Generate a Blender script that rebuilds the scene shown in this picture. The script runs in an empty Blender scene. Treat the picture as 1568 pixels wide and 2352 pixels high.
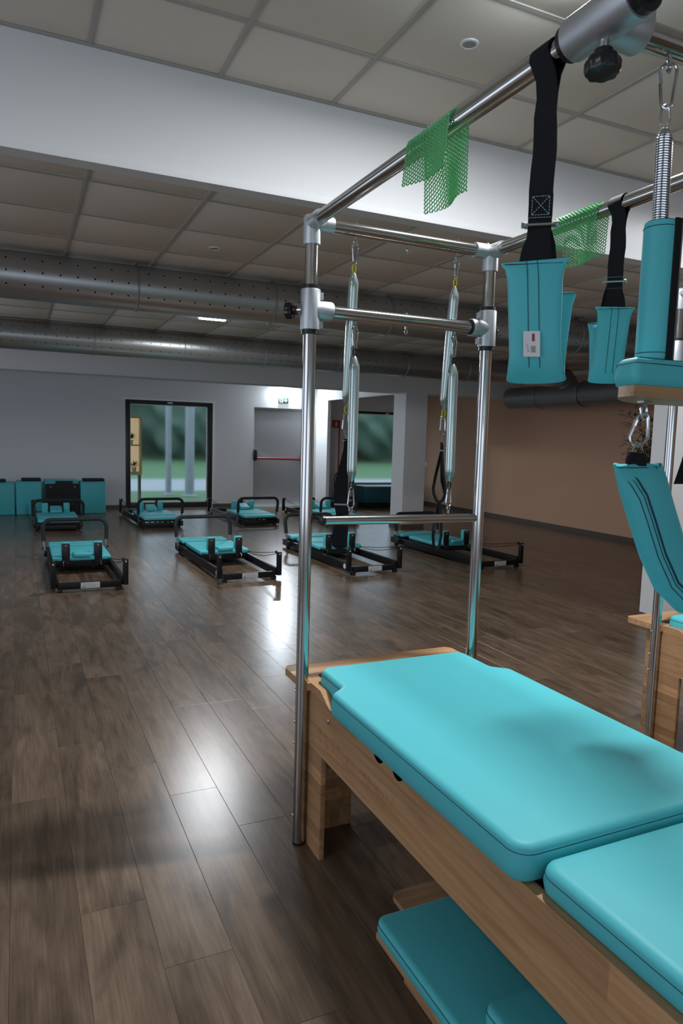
import bpy, bmesh, math, random
from mathutils import Vector, Matrix

random.seed(7)
PI = math.pi
SC = bpy.context.scene
COL = SC.collection

# ------------------------------------------------------------------ camera
CAM_POS = Vector((0.0, 0.0, 1.5))
YAW, PITCH, ROLL = math.radians(24.836), math.radians(6.057), math.radians(1.595)
FPX, IMG_W, IMG_H = 1609.33, 1568.0, 2352.0
fwd = Vector((math.sin(YAW) * math.cos(PITCH), math.cos(YAW) * math.cos(PITCH), -math.sin(PITCH)))
rgt0 = Vector((math.cos(YAW), -math.sin(YAW), 0))
up0 = rgt0.cross(fwd)
rgt = math.cos(ROLL) * rgt0 + math.sin(ROLL) * up0
upv = -math.sin(ROLL) * rgt0 + math.cos(ROLL) * up0
cam_data = bpy.data.cameras.new('camera')
cam_data.sensor_fit = 'HORIZONTAL'
cam_data.sensor_width = 8.8
cam_data.lens = FPX * 8.8 / IMG_W
cam_data.clip_start = 0.05
cam_data.clip_end = 200
cam_data.dof.use_dof = True
cam_data.dof.focus_distance = 2.4
cam_data.dof.aperture_fstop = 3.2
cam = bpy.data.objects.new('camera', cam_data)
COL.objects.link(cam)
cam.matrix_world = Matrix(((rgt.x, upv.x, -fwd.x, CAM_POS.x), (rgt.y, upv.y, -fwd.y, CAM_POS.y),
                           (rgt.z, upv.z, -fwd.z, CAM_POS.z), (0, 0, 0, 1)))
SC.camera = cam

# ------------------------------------------------------------------ world, exposure
SC.view_settings.view_transform = 'Standard'
SC.view_settings.look = 'None'
SC.view_settings.exposure = 0.0
SC.view_settings.gamma = 1.0
SC.view_settings.use_curve_mapping = False
world = bpy.data.worlds.new('dusk_sky')
SC.world = world
world.use_nodes = True
bg = world.node_tree.nodes['Background']
bg.inputs['Color'].default_value = (0.72, 0.82, 1.0, 1)
bg.inputs['Strength'].default_value = 2.0


def lamp(name, loc, power, color, size=0.1, size_y=None, kind='AREA', rot=(0, 0, 0)):
    d = bpy.data.lights.new(name, kind)
    d.energy = power
    d.color = color
    if kind == 'AREA':
        if size_y:
            d.shape = 'RECTANGLE'
            d.size, d.size_y = size, size_y
        else:
            d.shape = 'DISK'
            d.size = size
    else:
        d.shadow_soft_size = size
        if kind == 'SPOT':
            d.spot_size, d.spot_blend = math.radians(176), 0.12
    o = bpy.data.objects.new(name, d)
    o.location = loc
    o.rotation_euler = rot
    COL.objects.link(o)
    return o


COOL = (0.80, 0.90, 1.0)
NEUT = (0.93, 0.96, 1.0)
# small LED ceiling lamps: over the tower, left of the camera, right of the frame, far ceiling, over the exit door
lamp('lamp_over_tower', (1.85, 2.10, 3.165), 74, NEUT, 0.26, 0.07)
lamp('glow_over_tower', (1.85, 2.10, 3.14), 4.5, COOL, 0.04, kind='POINT')
lamp('lamp_left_of_camera', (-1.25, 1.3, 3.12), 12, NEUT, 0.06, kind='SPOT')
lamp('lamp_right_of_frame', (5.0, 2.2, 3.12), 115, NEUT, 0.06, kind='SPOT')
lamp('lamp_far_ceiling', (1.87, 7.38, 2.675), 12, NEUT, 0.26, 0.06)
lamp('glow_far_ceiling', (1.87, 7.38, 2.60), 130, NEUT, 0.32, kind='SPOT')
lamp('lamp_over_exit', (5.10, 14.06, 2.52), 48, COOL, 0.26, 0.05, rot=(math.radians(-35), 0, 0))
lamp('glow_over_exit', (5.10, 13.93, 2.53), 8, COOL, 0.04, kind='POINT')

# ------------------------------------------------------------------ materials
MATS = {}


def new_mat(name):
    m = bpy.data.materials.new(name)
    m.use_nodes = True
    nt = m.node_tree
    b = nt.nodes['Principled BSDF']
    MATS[name] = m
    return m, nt, b


def plain(name, col, rough=0.5, metal=0.0, spec=0.5, bump=0.0, bump_scale=200.0, var=0.0, coat=0.0, aniso=None):
    m, nt, b = new_mat(name)
    b.inputs['Base Color'].default_value = (*col, 1)
    b.inputs['Roughness'].default_value = rough
    b.inputs['Metallic'].default_value = metal
    b.inputs['Specular IOR Level'].default_value = spec
    b.inputs['Coat Weight'].default_value = coat
    tc = nt.nodes.new('ShaderNodeTexCoord')
    if bump > 0 or var > 0:
        n = nt.nodes.new('ShaderNodeTexNoise')
        n.inputs['Scale'].default_value = bump_scale
        n.inputs['Detail'].default_value = 3
        nt.links.new(tc.outputs['Object'], n.inputs['Vector'])
    if bump > 0:
        bp = nt.nodes.new('ShaderNodeBump')
        bp.inputs['Strength'].default_value = bump
        bp.inputs['Distance'].default_value = 0.002
        nt.links.new(n.outputs['Fac'], bp.inputs['Height'])
        nt.links.new(bp.outputs['Normal'], b.inputs['Normal'])
    if var > 0:
        r = nt.nodes.new('ShaderNodeMapRange')
        r.inputs['To Min'].default_value = 1 - var
        r.inputs['To Max'].default_value = 1 + var
        nt.links.new(n.outputs['Fac'], r.inputs['Value'])
        mx = nt.nodes.new('ShaderNodeMix')
        mx.data_type = 'RGBA'
        mx.blend_type = 'MULTIPLY'
        mx.inputs['Factor'].default_value = 1
        mx.inputs['A'].default_value = (*col, 1)
        nt.links.new(r.outputs['Result'], mx.inputs['B'])
        nt.links.new(mx.outputs['Result'], b.inputs['Base Color'])
    return m


def ramp(nt, stops):
    r = nt.nodes.new('ShaderNodeValToRGB')
    el = r.color_ramp.elements
    while len(el) < len(stops):
        el.new(0.5)
    for e, (p, c) in zip(el, stops):
        e.position = p
        e.color = (*c, 1)
    return r


def laminate():
    m, nt, b = new_mat('grey_oak_laminate')
    L = nt.links.new
    geo = nt.nodes.new('ShaderNodeNewGeometry')
    oi = nt.nodes.new('ShaderNodeObjectInfo')
    rnd = nt.nodes.new('ShaderNodeMath')
    rnd.operation = 'ADD'
    L(oi.outputs['Random'], rnd.inputs[0])
    L(geo.outputs['Random Per Island'], rnd.inputs[1])
    fr = nt.nodes.new('ShaderNodeMath')
    fr.operation = 'FRACT'
    L(rnd.outputs[0], fr.inputs[0])
    off = nt.nodes.new('ShaderNodeMath')
    off.operation = 'MULTIPLY'
    off.inputs[1].default_value = 37.0
    L(fr.outputs[0], off.inputs[0])
    cx = nt.nodes.new('ShaderNodeCombineXYZ')
    L(off.outputs[0], cx.inputs['X'])
    L(off.outputs[0], cx.inputs['Y'])
    L(off.outputs[0], cx.inputs['Z'])
    add = nt.nodes.new('ShaderNodeVectorMath')
    L(geo.outputs['Position'], add.inputs[0])
    L(cx.outputs[0], add.inputs[1])
    # long streaks along the plank (Y)
    mp = nt.nodes.new('ShaderNodeMapping')
    mp.inputs['Scale'].default_value = (6.0, 0.9, 1.0)
    L(add.outputs[0], mp.inputs['Vector'])
    n1 = nt.nodes.new('ShaderNodeTexNoise')
    n1.inputs['Scale'].default_value = 1.6
    n1.inputs['Detail'].default_value = 6
    n1.inputs['Distortion'].default_value = 1.4
    L(mp.outputs[0], n1.inputs['Vector'])
    r1 = ramp(nt, [(0.25, (0.088, 0.058, 0.038)), (0.43, (0.138, 0.093, 0.061)), (0.58, (0.175, 0.120, 0.080)), (0.78, (0.222, 0.157, 0.106))])
    L(n1.outputs['Fac'], r1.inputs['Fac'])
    # fine grain
    mp2 = nt.nodes.new('ShaderNodeMapping')
    mp2.inputs['Scale'].default_value = (120, 5, 1)
    L(add.outputs[0], mp2.inputs['Vector'])
    n2 = nt.nodes.new('ShaderNodeTexNoise')
    n2.inputs['Scale'].default_value = 1.0
    n2.inputs['Detail'].default_value = 4
    L(mp2.outputs[0], n2.inputs['Vector'])
    g = nt.nodes.new('ShaderNodeMapRange')
    g.inputs['From Min'].default_value = 0.3
    g.inputs['From Max'].default_value = 0.7
    g.inputs['To Min'].default_value = 0.80
    g.inputs['To Max'].default_value = 1.12
    L(n2.outputs['Fac'], g.inputs['Value'])
    mu = nt.nodes.new('ShaderNodeMix')
    mu.data_type = 'RGBA'
    mu.blend_type = 'MULTIPLY'
    mu.inputs['Factor'].default_value = 1
    L(r1.outputs['Color'], mu.inputs['A'])
    L(g.outputs['Result'], mu.inputs['B'])
    # dark knots and clouds
    mp3 = nt.nodes.new('ShaderNodeMapping')
    mp3.inputs['Scale'].default_value = (6.5, 2.0, 1)
    L(add.outputs[0], mp3.inputs['Vector'])
    n3 = nt.nodes.new('ShaderNodeTexNoise')
    n3.inputs['Scale'].default_value = 1.3
    n3.inputs['Detail'].default_value = 3
    n3.inputs['Distortion'].default_value = 0.8
    L(mp3.outputs[0], n3.inputs['Vector'])
    k = nt.nodes.new('ShaderNodeMapRange')
    k.inputs['From Min'].default_value = 0.50
    k.inputs['From Max'].default_value = 0.80
    k.inputs['To Min'].default_value = 1.0
    k.inputs['To Max'].default_value = 0.45
    L(n3.outputs['Fac'], k.inputs['Value'])
    mu2 = nt.nodes.new('ShaderNodeMix')
    mu2.data_type = 'RGBA'
    mu2.blend_type = 'MULTIPLY'
    mu2.inputs['Factor'].default_value = 1
    L(mu.outputs['Result'], mu2.inputs['A'])
    L(k.outputs['Result'], mu2.inputs['B'])
    # plank to plank tone
    t = nt.nodes.new('ShaderNodeMapRange')
    t.inputs['To Min'].default_value = 0.86
    t.inputs['To Max'].default_value = 1.13
    L(fr.outputs[0], t.inputs['Value'])
    mu3 = nt.nodes.new('ShaderNodeMix')
    mu3.data_type = 'RGBA'
    mu3.blend_type = 'MULTIPLY'
    mu3.inputs['Factor'].default_value = 1
    L(mu2.outputs['Result'], mu3.inputs['A'])
    L(t.outputs['Result'], mu3.inputs['B'])
    L(mu3.outputs['Result'], b.inputs['Base Color'])
    rr = nt.nodes.new('ShaderNodeMapRange')
    rr.inputs['To Min'].default_value = 0.25
    rr.inputs['To Max'].default_value = 0.28
    L(n2.outputs['Fac'], rr.inputs['Value'])
    L(rr.outputs['Result'], b.inputs['Roughness'])
    b.inputs['Specular IOR Level'].default_value = 0.5
    bp = nt.nodes.new('ShaderNodeBump')
    bp.inputs['Strength'].default_value = 0.015
    bp.inputs['Distance'].default_value = 0.001
    L(n2.outputs['Fac'], bp.inputs['Height'])
    L(bp.outputs['Normal'], b.inputs['Normal'])
    return m


def beech(name, axis, tint=(1, 1, 1), lamella=0.075, spread=(0.84, 1.10)):
    """glued beech: lamellas along `axis` with tone changes."""
    m, nt, b = new_mat(name)
    L = nt.links.new
    tc = nt.nodes.new('ShaderNodeTexCoord')
    sc = {'X': (1.2, 22, 22), 'Y': (22, 1.2, 22), 'Z': (22, 22, 1.2)}[axis]
    mp = nt.nodes.new('ShaderNodeMapping')
    mp.inputs['Scale'].default_value = sc
    L(tc.outputs['Object'], mp.inputs['Vector'])
    n = nt.nodes.new('ShaderNodeTexNoise')
    n.inputs['Scale'].default_value = 2.5
    n.inputs['Detail'].default_value = 5
    n.inputs['Distortion'].default_value = 0.6
    L(mp.outputs[0], n.inputs['Vector'])
    c = [(0.30, (0.36 * tint[0], 0.190 * tint[1], 0.085 * tint[2])), (0.5, (0.46 * tint[0], 0.262 * tint[1], 0.126 * tint[2])),
         (0.7, (0.53 * tint[0], 0.318 * tint[1], 0.162 * tint[2]))]
    r = ramp(nt, c)
    L(n.outputs['Fac'], r.inputs['Fac'])
    # lamella tone
    big = {'X': (0.8, 1 / lamella, 1 / lamella), 'Y': (1 / lamella, 0.8, 1 / lamella), 'Z': (1 / lamella, 1 / lamella, 0.8)}[axis]
    mp2 = nt.nodes.new('ShaderNodeMapping')
    mp2.inputs['Scale'].default_value = big
    mp2.inputs['Location'].default_value = (0.3, 0.3, 0.3)
    L(tc.outputs['Object'], mp2.inputs['Vector'])
    fl = nt.nodes.new('ShaderNodeVectorMath')
    fl.operation = 'FLOOR'
    L(mp2.outputs[0], fl.inputs[0])
    wn = nt.nodes.new('ShaderNodeTexWhiteNoise')
    wn.noise_dimensions = '3D'
    L(fl.outputs[0], wn.inputs['Vector'])
    mr = nt.nodes.new('ShaderNodeMapRange')
    mr.inputs['To Min'].default_value = spread[0]
    mr.inputs['To Max'].default_value = spread[1]
    L(wn.outputs['Value'], mr.inputs['Value'])
    mu = nt.nodes.new('ShaderNodeMix')
    mu.data_type = 'RGBA'
    mu.blend_type = 'MULTIPLY'
    mu.inputs['Factor'].default_value = 1
    L(r.outputs['Color'], mu.inputs['A'])
    L(mr.outputs['Result'], mu.inputs['B'])
    L(mu.outputs['Result'], b.inputs['Base Color'])
    b.inputs['Roughness'].default_value = 0.42
    b.inputs['Specular IOR Level'].default_value = 0.4
    return m


laminate()
plain('subfloor', (0.03, 0.025, 0.02), 0.9)
plain('wall_paint', (0.74, 0.74, 0.74), 0.85, spec=0.2, bump=0.05, bump_scale=300)
plain('peach_paint', (0.64, 0.39, 0.26), 0.85, spec=0.2, bump=0.05, bump_scale=300)
plain('ceiling_tile', (0.73, 0.655, 0.575), 0.95, spec=0.1, bump=0.25, bump_scale=400, var=0.04)
plain('ceiling_grid', (0.42, 0.40, 0.37), 0.6, spec=0.3)
plain('baseboard_wood', (0.10, 0.08, 0.066), 0.5)
plain('galvanised', (0.44, 0.45, 0.45), 0.36, metal=0.85, var=0.05, bump_scale=6)
plain('galvanised_dull', (0.30, 0.31, 0.32), 0.5, metal=0.8, var=0.1, bump_scale=10)
plain('black_hole', (0.004, 0.004, 0.004), 0.9, spec=0.0)
plain('chrome', (0.54, 0.53, 0.51), 0.13, metal=1.0)
plain('steel_wire', (0.55, 0.56, 0.56), 0.2, metal=1.0)
plain('cast_aluminium', (0.56, 0.58, 0.60), 0.42, metal=0.85, bump=0.2, bump_scale=700)
plain('black_plastic', (0.011, 0.011, 0.012), 0.35)
plain('black_bolt_plastic', (0.008, 0.008, 0.009), 0.28)
plain('black_frame', (0.008, 0.008, 0.009), 0.42, spec=0.3)
plain('black_foam', (0.012, 0.013, 0.015), 0.75, bump=0.3, bump_scale=500)
plain('black_webbing', (0.010, 0.010, 0.012), 0.8, spec=0.25, bump=0.4, bump_scale=900)
plain('turquoise_vinyl', (0.085, 0.50, 0.545), 0.50, spec=0.32, bump=0.06, bump_scale=700)
plain('turquoise_seam', (0.018, 0.13, 0.16), 0.6)
plain('dark_thread', (0.012, 0.05, 0.07), 0.7)
plain('mint_thread', (0.35, 0.62, 0.55), 0.7)
plain('green_rubber', (0.15, 0.50, 0.20), 0.55)
plain('yellow_tie', (0.70, 0.60, 0.04), 0.5)
plain('white_label', (0.70, 0.69, 0.70), 0.6)
plain('white_plastic', (0.72, 0.73, 0.74), 0.35)
plain('label_red', (0.30, 0.015, 0.03), 0.6)
plain('label_grey', (0.30, 0.32, 0.31), 0.6)
plain('sign_green', (0.002, 0.085, 0.038), 0.5)
plain('sign_white', (0.5, 0.52, 0.52), 0.5)
plain('sign_red', (0.33, 0.012, 0.016), 0.45)
plain('door_paint', (0.36, 0.36, 0.36), 0.55)
plain('bar_red', (0.22, 0.012, 0.016), 0.35)
plain('frame_dark', (0.020, 0.017, 0.014), 0.45)
plain('frame_light', (0.88, 0.90, 0.90), 0.4)
plain('silver_sleeve', (0.42, 0.50, 0.47), 0.22, metal=0.75, coat=0.6)
plain('leaf_green', (0.025, 0.060, 0.022), 0.6)
plain('stem_brown', (0.06, 0.045, 0.025), 0.8)
plain('pot_dark', (0.05, 0.045, 0.04), 0.6)
plain('outside_grass', (0.06, 0.14, 0.05), 0.9, var=0.3, bump_scale=3)
plain('outside_path', (0.27, 0.285, 0.30), 0.9, var=0.15, bump_scale=2)
plain('outside_foliage', (0.07, 0.12, 0.09), 0.9, var=0.5, bump_scale=1.4)
plain('outside_trunk', (0.24, 0.26, 0.28), 0.9, var=0.2, bump_scale=4)
plain('shelf_wood', (0.55, 0.36, 0.17), 0.5)
plain('galv_pole', (0.22, 0.22, 0.23), 0.3, metal=0.8)
plain('teal_vinyl', (0.010, 0.085, 0.105), 0.45)
beech('beech_y', 'Y')
beech('beech_x', 'X')
beech('beech_leg', 'Y', tint=(0.97, 0.93, 0.9), lamella=0.042, spread=(0.66, 1.12))


def emissive(name, col, s):
    m, nt, b = new_mat(name)
    b.inputs['Base Color'].default_value = (0.8, 0.8, 0.8, 1)
    b.inputs['Emission Color'].default_value = (*col, 1)
    b.inputs['Emission Strength'].default_value = s


emissive('led_diffuser', (0.85, 0.93, 1.0), 25.0)
emissive('exit_panel_glow', (0.9, 0.97, 1.0), 0.15)
emissive('reflected_shelf_glow', (1.0, 0.68, 0.34), 0.34)  # brightness of the mirrored shelf put into a self-glowing material, no lamp


def glass_mat():
    m, nt, b = new_mat('window_glass')
    b.inputs['Base Color'].default_value = (0.80, 0.92, 0.92, 1)
    b.inputs['Roughness'].default_value = 0.09
    b.inputs['Transmission Weight'].default_value = 1.0
    b.inputs['IOR'].default_value = 1.3


glass_mat()


# ------------------------------------------------------------------ mesh helpers
class MB:
    """collects shapes in world (or local) coordinates and links them as ONE mesh object."""

    def __init__(self):
        self.v, self.f, self.s = [], [], []

    def add(self, verts, faces, smooth=True):
        o = len(self.v)
        self.v += [tuple(p) for p in verts]
        self.f += [tuple(i + o for i in f) for f in faces]
        self.s += [smooth] * len(faces)
        return self

    def box(self, x0, x1, y0, y1, z0, z1, b=0.0, soft=False):
        if b <= 0:
            v = [(x, y, z) for z in (z0, z1) for y in (y0, y1) for x in (x0, x1)]
            self.add(v, [(0, 2, 3, 1), (4, 5, 7, 6), (0, 1, 5, 4), (2, 6, 7, 3), (0, 4, 6, 2), (1, 3, 7, 5)], False)
        else:
            bm = bmesh.new()
            bmesh.ops.create_cube(bm, size=1)
            for q in bm.verts:
                q.co = Vector(((x0 + x1) / 2 + q.co.x * (x1 - x0), (y0 + y1) / 2 + q.co.y * (y1 - y0), (z0 + z1) / 2 + q.co.z * (z1 - z0)))
            bmesh.ops.bevel(bm, geom=bm.edges[:], offset=b, segments=2, affect='EDGES', profile=0.5)
            bm.verts.index_update()
            bm.normal_update()
            self.add([q.co[:] for q in bm.verts], [[q.index for q in f.verts] for f in bm.faces], True)
            if not soft:
                for k, f in enumerate(bm.faces):
                    if max(abs(f.normal.x), abs(f.normal.y), abs(f.normal.z)) > .999:
                        self.s[len(self.s) - len(bm.faces) + k] = False
            bm.free()
        return self

    def obox(self, c, ax, ay, az, hx, hy, hz):
        c, ax, ay, az = Vector(c), Vector(ax).normalized(), Vector(ay).normalized(), Vector(az).normalized()
        v = [c + ax * hx * i + ay * hy * j + az * hz * k for k in (-1, 1) for j in (-1, 1) for i in (-1, 1)]
        self.add(v, [(0, 2, 3, 1), (4, 5, 7, 6), (0, 1, 5, 4), (2, 6, 7, 3), (0, 4, 6, 2), (1, 3, 7, 5)], False)
        return self

    def tube(self, pts, r, n=12, closed=False, cap=True):
        pts = [Vector(p) for p in pts]
        m = len(pts)
        rs = r if isinstance(r, (list, tuple)) else [r] * m
        tang = []
        for i in range(m):
            a = pts[(i - 1) % m] if (closed or i > 0) else pts[i]
            c = pts[(i + 1) % m] if (closed or i < m - 1) else pts[i]
            t = c - a
            tang.append(t.normalized() if t.length > 1e-9 else Vector((0, 0, 1)))
        ref = Vector((0, 0, 1)) if abs(tang[0].z) < 0.9 else Vector((1, 0, 0))
        nrm = (ref - tang[0] * ref.dot(tang[0])).normalized()
        v = []
        for i in range(m):
            nrm = (nrm - tang[i] * nrm.dot(tang[i]))
            nrm = nrm.normalized() if nrm.length > 1e-6 else tang[i].orthogonal().normalized()
            bi = tang[i].cross(nrm)
            for k in range(n):
                a = 2 * PI * k / n
                v.append(pts[i] + (nrm * math.cos(a) + bi * math.sin(a)) * rs[i])
        f = []
        for i in range(m if closed else m - 1):
            j = (i + 1) % m
            for k in range(n):
                l = (k + 1) % n
                f.append((i * n + k, i * n + l, j * n + l, j * n + k))
        self.add(v, f, True)
        if cap and not closed:
            o = len(self.v) - len(v)
            self.f.append(tuple(o + k for k in range(n))[::-1])
            self.f.append(tuple(o + (m - 1) * n + k for k in range(n)))
            self.s += [False, False]
        return self

    def cyl(self, p0, p1, r, n=20, r1=None):
        return self.tube([p0, p1], [r, r if r1 is None else r1], n)

    def lathe(self, c, prof, n=24, axis=(0, 0, 1)):
        """prof: (radius, height) from c along axis"""
        c, ax = Vector(c), Vector(axis).normalized()
        u = ax.orthogonal().normalized()
        w = ax.cross(u)
        v, f = [], []
        for (r, h) in prof:
            for k in range(n):
                a = 2 * PI * k / n
                v.append(c + ax * h + (u * math.cos(a) + w * math.sin(a)) * max(r, 1e-5))
        for i in range(len(prof) - 1):
            for k in range(n):
                l = (k + 1) % n
                f.append((i * n + k, i * n + l, (i + 1) * n + l, (i + 1) * n + k))
        f.append(tuple(range(n))[::-1])
        f.append(tuple((len(prof) - 1) * n + k for k in range(n)))
        self.add(v, f, True)
        return self

    def prism(self, poly, fn, d0, d1):
        """poly of (a, b); fn(a, b, d) -> point"""
        n = len(poly)
        v = [fn(a, b, d0) for a, b in poly] + [fn(a, b, d1) for a, b in poly]
        f = [tuple(range(n))[::-1], tuple(range(n, 2 * n))]
        f += [(i, (i + 1) % n, n + (i + 1) % n, n + i) for i in range(n)]
        self.add(v, f, False)
        return self

    def loft(self, rings, cap=True, smooth=True):
        n = len(rings[0])
        v = [p for r in rings for p in r]
        f = []
        for i in range(len(rings) - 1):
            for k in range(n):
                l = (k + 1) % n
                f.append((i * n + k, i * n + l, (i + 1) * n + l, (i + 1) * n + k))
        if cap:
            f.append(tuple(range(n))[::-1])
            f.append(tuple((len(rings) - 1) * n + k for k in range(n)))
        self.add(v, f, smooth)
        return self

    def ribbon(self, pts, widths, wdirs, th=0.002):
        """flat strap: centre points, half widths, width directions."""
        pts = [Vector(p) for p in pts]
        m = len(pts)
        rings = []
        for i in range(m):
            t = (pts[min(i + 1, m - 1)] - pts[max(i - 1, 0)]).normalized()
            w = Vector(wdirs[i] if isinstance(wdirs, list) else wdirs).normalized()
            w = (w - t * w.dot(t)).normalized()
            nn = t.cross(w)
            h = widths[i] if isinstance(widths, (list, tuple)) else widths
            rings.append([pts[i] + w * h + nn * th / 2, pts[i] - w * h + nn * th / 2, pts[i] - w * h - nn * th / 2, pts[i] + w * h - nn * th / 2])
        return self.loft(rings)

    def mesh(self, name, mat, angle=35, origin=(0, 0, 0)):
        me = bpy.data.meshes.new(name)
        ox, oy, oz = origin
        me.from_pydata([(x - ox, y - oy, z - oz) for x, y, z in self.v], [], self.f)
        bm = bmesh.new()
        bm.from_mesh(me)
        bmesh.ops.recalc_face_normals(bm, faces=bm.faces[:])
        bm.to_mesh(me)
        bm.free()
        me.polygons.foreach_set('use_smooth', self.s)
        me.set_sharp_from_angle(angle=math.radians(angle))
        me.materials.append(MATS[mat])
        return me

    def build(self, name, mat, parent=None, angle=35, origin=None):
        if origin is None:
            origin = WORLD_AT(parent) if parent is not None else (0, 0, 0)
        me = self.mesh(name, mat, angle, origin)
        o = bpy.data.objects.new(name, me)
        COL.objects.link(o)
        if parent is not None:
            o.parent = parent
        else:
            o.location = origin
        return o


def WORLD_AT(o):
    p = Vector((0, 0, 0))
    while o is not None:
        p += o.location
        o = o.parent
    return tuple(p)


def thing(name, label, cat, loc=(0, 0, 0), group=None):
    o = bpy.data.objects.new(name, None)
    o.empty_display_size = 0.1
    o.location = loc
    COL.objects.link(o)
    return tag(o, label, cat, group)


def tag(o, label, cat, group=None):
    o['label'] = label
    o['category'] = cat
    if group:
        o['group'] = group
    return o


def structure(o):
    o['kind'] = 'structure'
    return o


def part(o, parent):
    """make an already linked, unrotated object a part of parent, keeping its place"""
    o.location = Vector(o.location) - Vector(WORLD_AT(parent))
    o.parent = parent
    return o


def copy_tree(o, parent=None):
    c = o.copy()
    COL.objects.link(c)
    if parent is not None:
        c.parent = parent
    for ch in list(o.children):
        copy_tree(ch, c)
    return c


def rounded(corners, n=6):
    """corners: (x, y, radius) counter-clockwise -> outline points"""
    out = []
    m = len(corners)
    for i in range(m):
        x, y, r = corners[i]
        p = Vector((x, y))
        a = (Vector(corners[i - 1][:2]) - p)
        c = (Vector(corners[(i + 1) % m][:2]) - p)
        if r <= 0:
            out.append((x, y))
            continue
        a.normalize(), c.normalize()
        ang = a.angle(c)
        d = r / math.tan(ang / 2)
        p0, p1 = p + a * d, p + c * d
        bis = (a + c).normalized()
        ce = p + bis * (r / math.sin(ang / 2))
        a0 = math.atan2(p0.y - ce.y, p0.x - ce.x)
        a1 = math.atan2(p1.y - ce.y, p1.x - ce.x)
        da = (a1 - a0 + PI) % (2 * PI) - PI
        for k in range(n + 1):
            t = a0 + da * k / n
            out.append((ce.x + r * math.cos(t), ce.y + r * math.sin(t)))
    return out


def inset(poly, d):
    n = len(poly)
    out = []
    for i in range(n):
        p0, p, p1 = Vector(poly[i - 1]), Vector(poly[i]), Vector(poly[(i + 1) % n])
        e0, e1 = (p - p0), (p1 - p)
        if e0.length < 1e-9:
            e0 = e1
        if e1.length < 1e-9:
            e1 = e0
        e0.normalize(), e1.normalize()
        n0, n1 = Vector((-e0.y, e0.x)), Vector((-e1.y, e1.x))
        b = n0 + n1
        b = b / max(b.dot(n0), 0.3) if b.length > 1e-6 else n0
        out.append((p.x + b.x * d, p.y + b.y * d))
    return out


def pad_rings(poly, z0, z1, r_top=0.02, r_bot=0.008, bulge=0.004):
    rings = []

    def lev(d, z):
        rings.append([Vector((x, y, z)) for x, y in inset(poly, d)])
    lev(r_bot, z0)
    lev(0, z0 + r_bot)
    h = z1 - r_top - (z0 + r_bot)
    lev(-bulge, z0 + r_bot + h * 0.5)
    lev(0, z0 + r_bot + h)
    for k in range(1, 6):
        a = k / 5 * PI / 2
        lev(r_top * 1.25 * (1 - math.cos(a)), z1 - r_top + r_top * math.sin(a))
    return rings


def seam_loop(poly, z, out=0.0005):
    return [Vector((x, y, z)) for x, y in inset(poly, -out)]


# ------------------------------------------------------------------ dimensions of the room
H1, H2 = 3.208, 2.717          # near and far ceiling heights
Y_SOF = 3.518                  # step between the two ceilings
Y_BULK, Y_BACK = 10.22, 14.1
X_LEFT, X_PEACH, Y_NEAR = -4.2, 8.6, -3.2
TILE = 0.59

# floor ---------------------------------------------------------------
floor = structure(MB().box(X_LEFT, X_PEACH, Y_NEAR, Y_BACK, -0.06, -0.006).build('floor', 'subfloor'))
PW, PL = 0.1985, 1.27
X0 = -0.0495
phase = {0: 2.967 - 1.27, 1: 2.174, 2: 1.85, 3: 2.80, 4: 2.475, 5: 3.74 - 2.54 + 0.0, -1: 1.3}
_pm = {}


def plank_mesh(l, w):
    key = (round(l, 3), round(w, 3))
    if key not in _pm:
        c, g = 0.0009, 0.0003
        x0, x1, y0, y1 = g, w - g, g, l - g
        lo = [(x0, y0, -0.006), (x1, y0, -0.006), (x1, y1, -0.006), (x0, y1, -0.006)]
        mi = [(x0, y0, -c), (x1, y0, -c), (x1, y1, -c), (x0, y1, -c)]
        hi = [(x0 + c, y0 + c, 0), (x1 - c, y0 + c, 0), (x1 - c, y1 - c, 0), (x0 + c, y1 - c, 0)]
        f = [(8, 9, 10, 11)]
        for a in (0, 4):
            f += [(a + i, a + (i + 1) % 4, a + 4 + (i + 1) % 4, a + 4 + i) for i in range(4)]
        me = bpy.data.meshes.new('plank')
        me.from_pydata(lo + mi + hi, [], f)
        me.materials.append(MATS['grey_oak_laminate'])
        _pm[key] = me
    return _pm[key]


cells = []
i0 = math.floor((X_LEFT - X0) / PW)
for i in range(i0, math.ceil((X_PEACH - X0) / PW)):
    xa, xb = max(X0 + i * PW, X_LEFT), min(X0 + (i + 1) * PW, X_PEACH)
    if xb - xa < 0.01:
        continue
    ph = phase.get(i, random.random() * PL)
    y = ph - math.ceil((ph - Y_NEAR) / PL) * PL
    while y < Y_BACK:
        ya, yb = max(y, Y_NEAR), min(y + PL, Y_BACK)
        if yb - ya > 0.02:
            cells.append((xa, xb, ya, yb))
        y += PL


def cam_px(p):
    d = Vector(p) - CAM_POS
    zc = d.dot(fwd)
    if zc < 0.05:
        return None
    return (784 + FPX * d.dot(rgt) / zc, 1176 - FPX * d.dot(upv) / zc, zc)


def plank_rank(c):
    best = None
    for fx in (0, .5, 1):
        for fy in (0, .25, .5, .75, 1):
            q = cam_px((c[0] + (c[1] - c[0]) * fx, c[2] + (c[3] - c[2]) * fy, 0))
            if q and -10 < q[0] < 1578 and -10 < q[1] < 2362:
                best = q[2] if best is None else min(best, q[2])
    return 1e6 + c[2] if best is None else best


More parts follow.
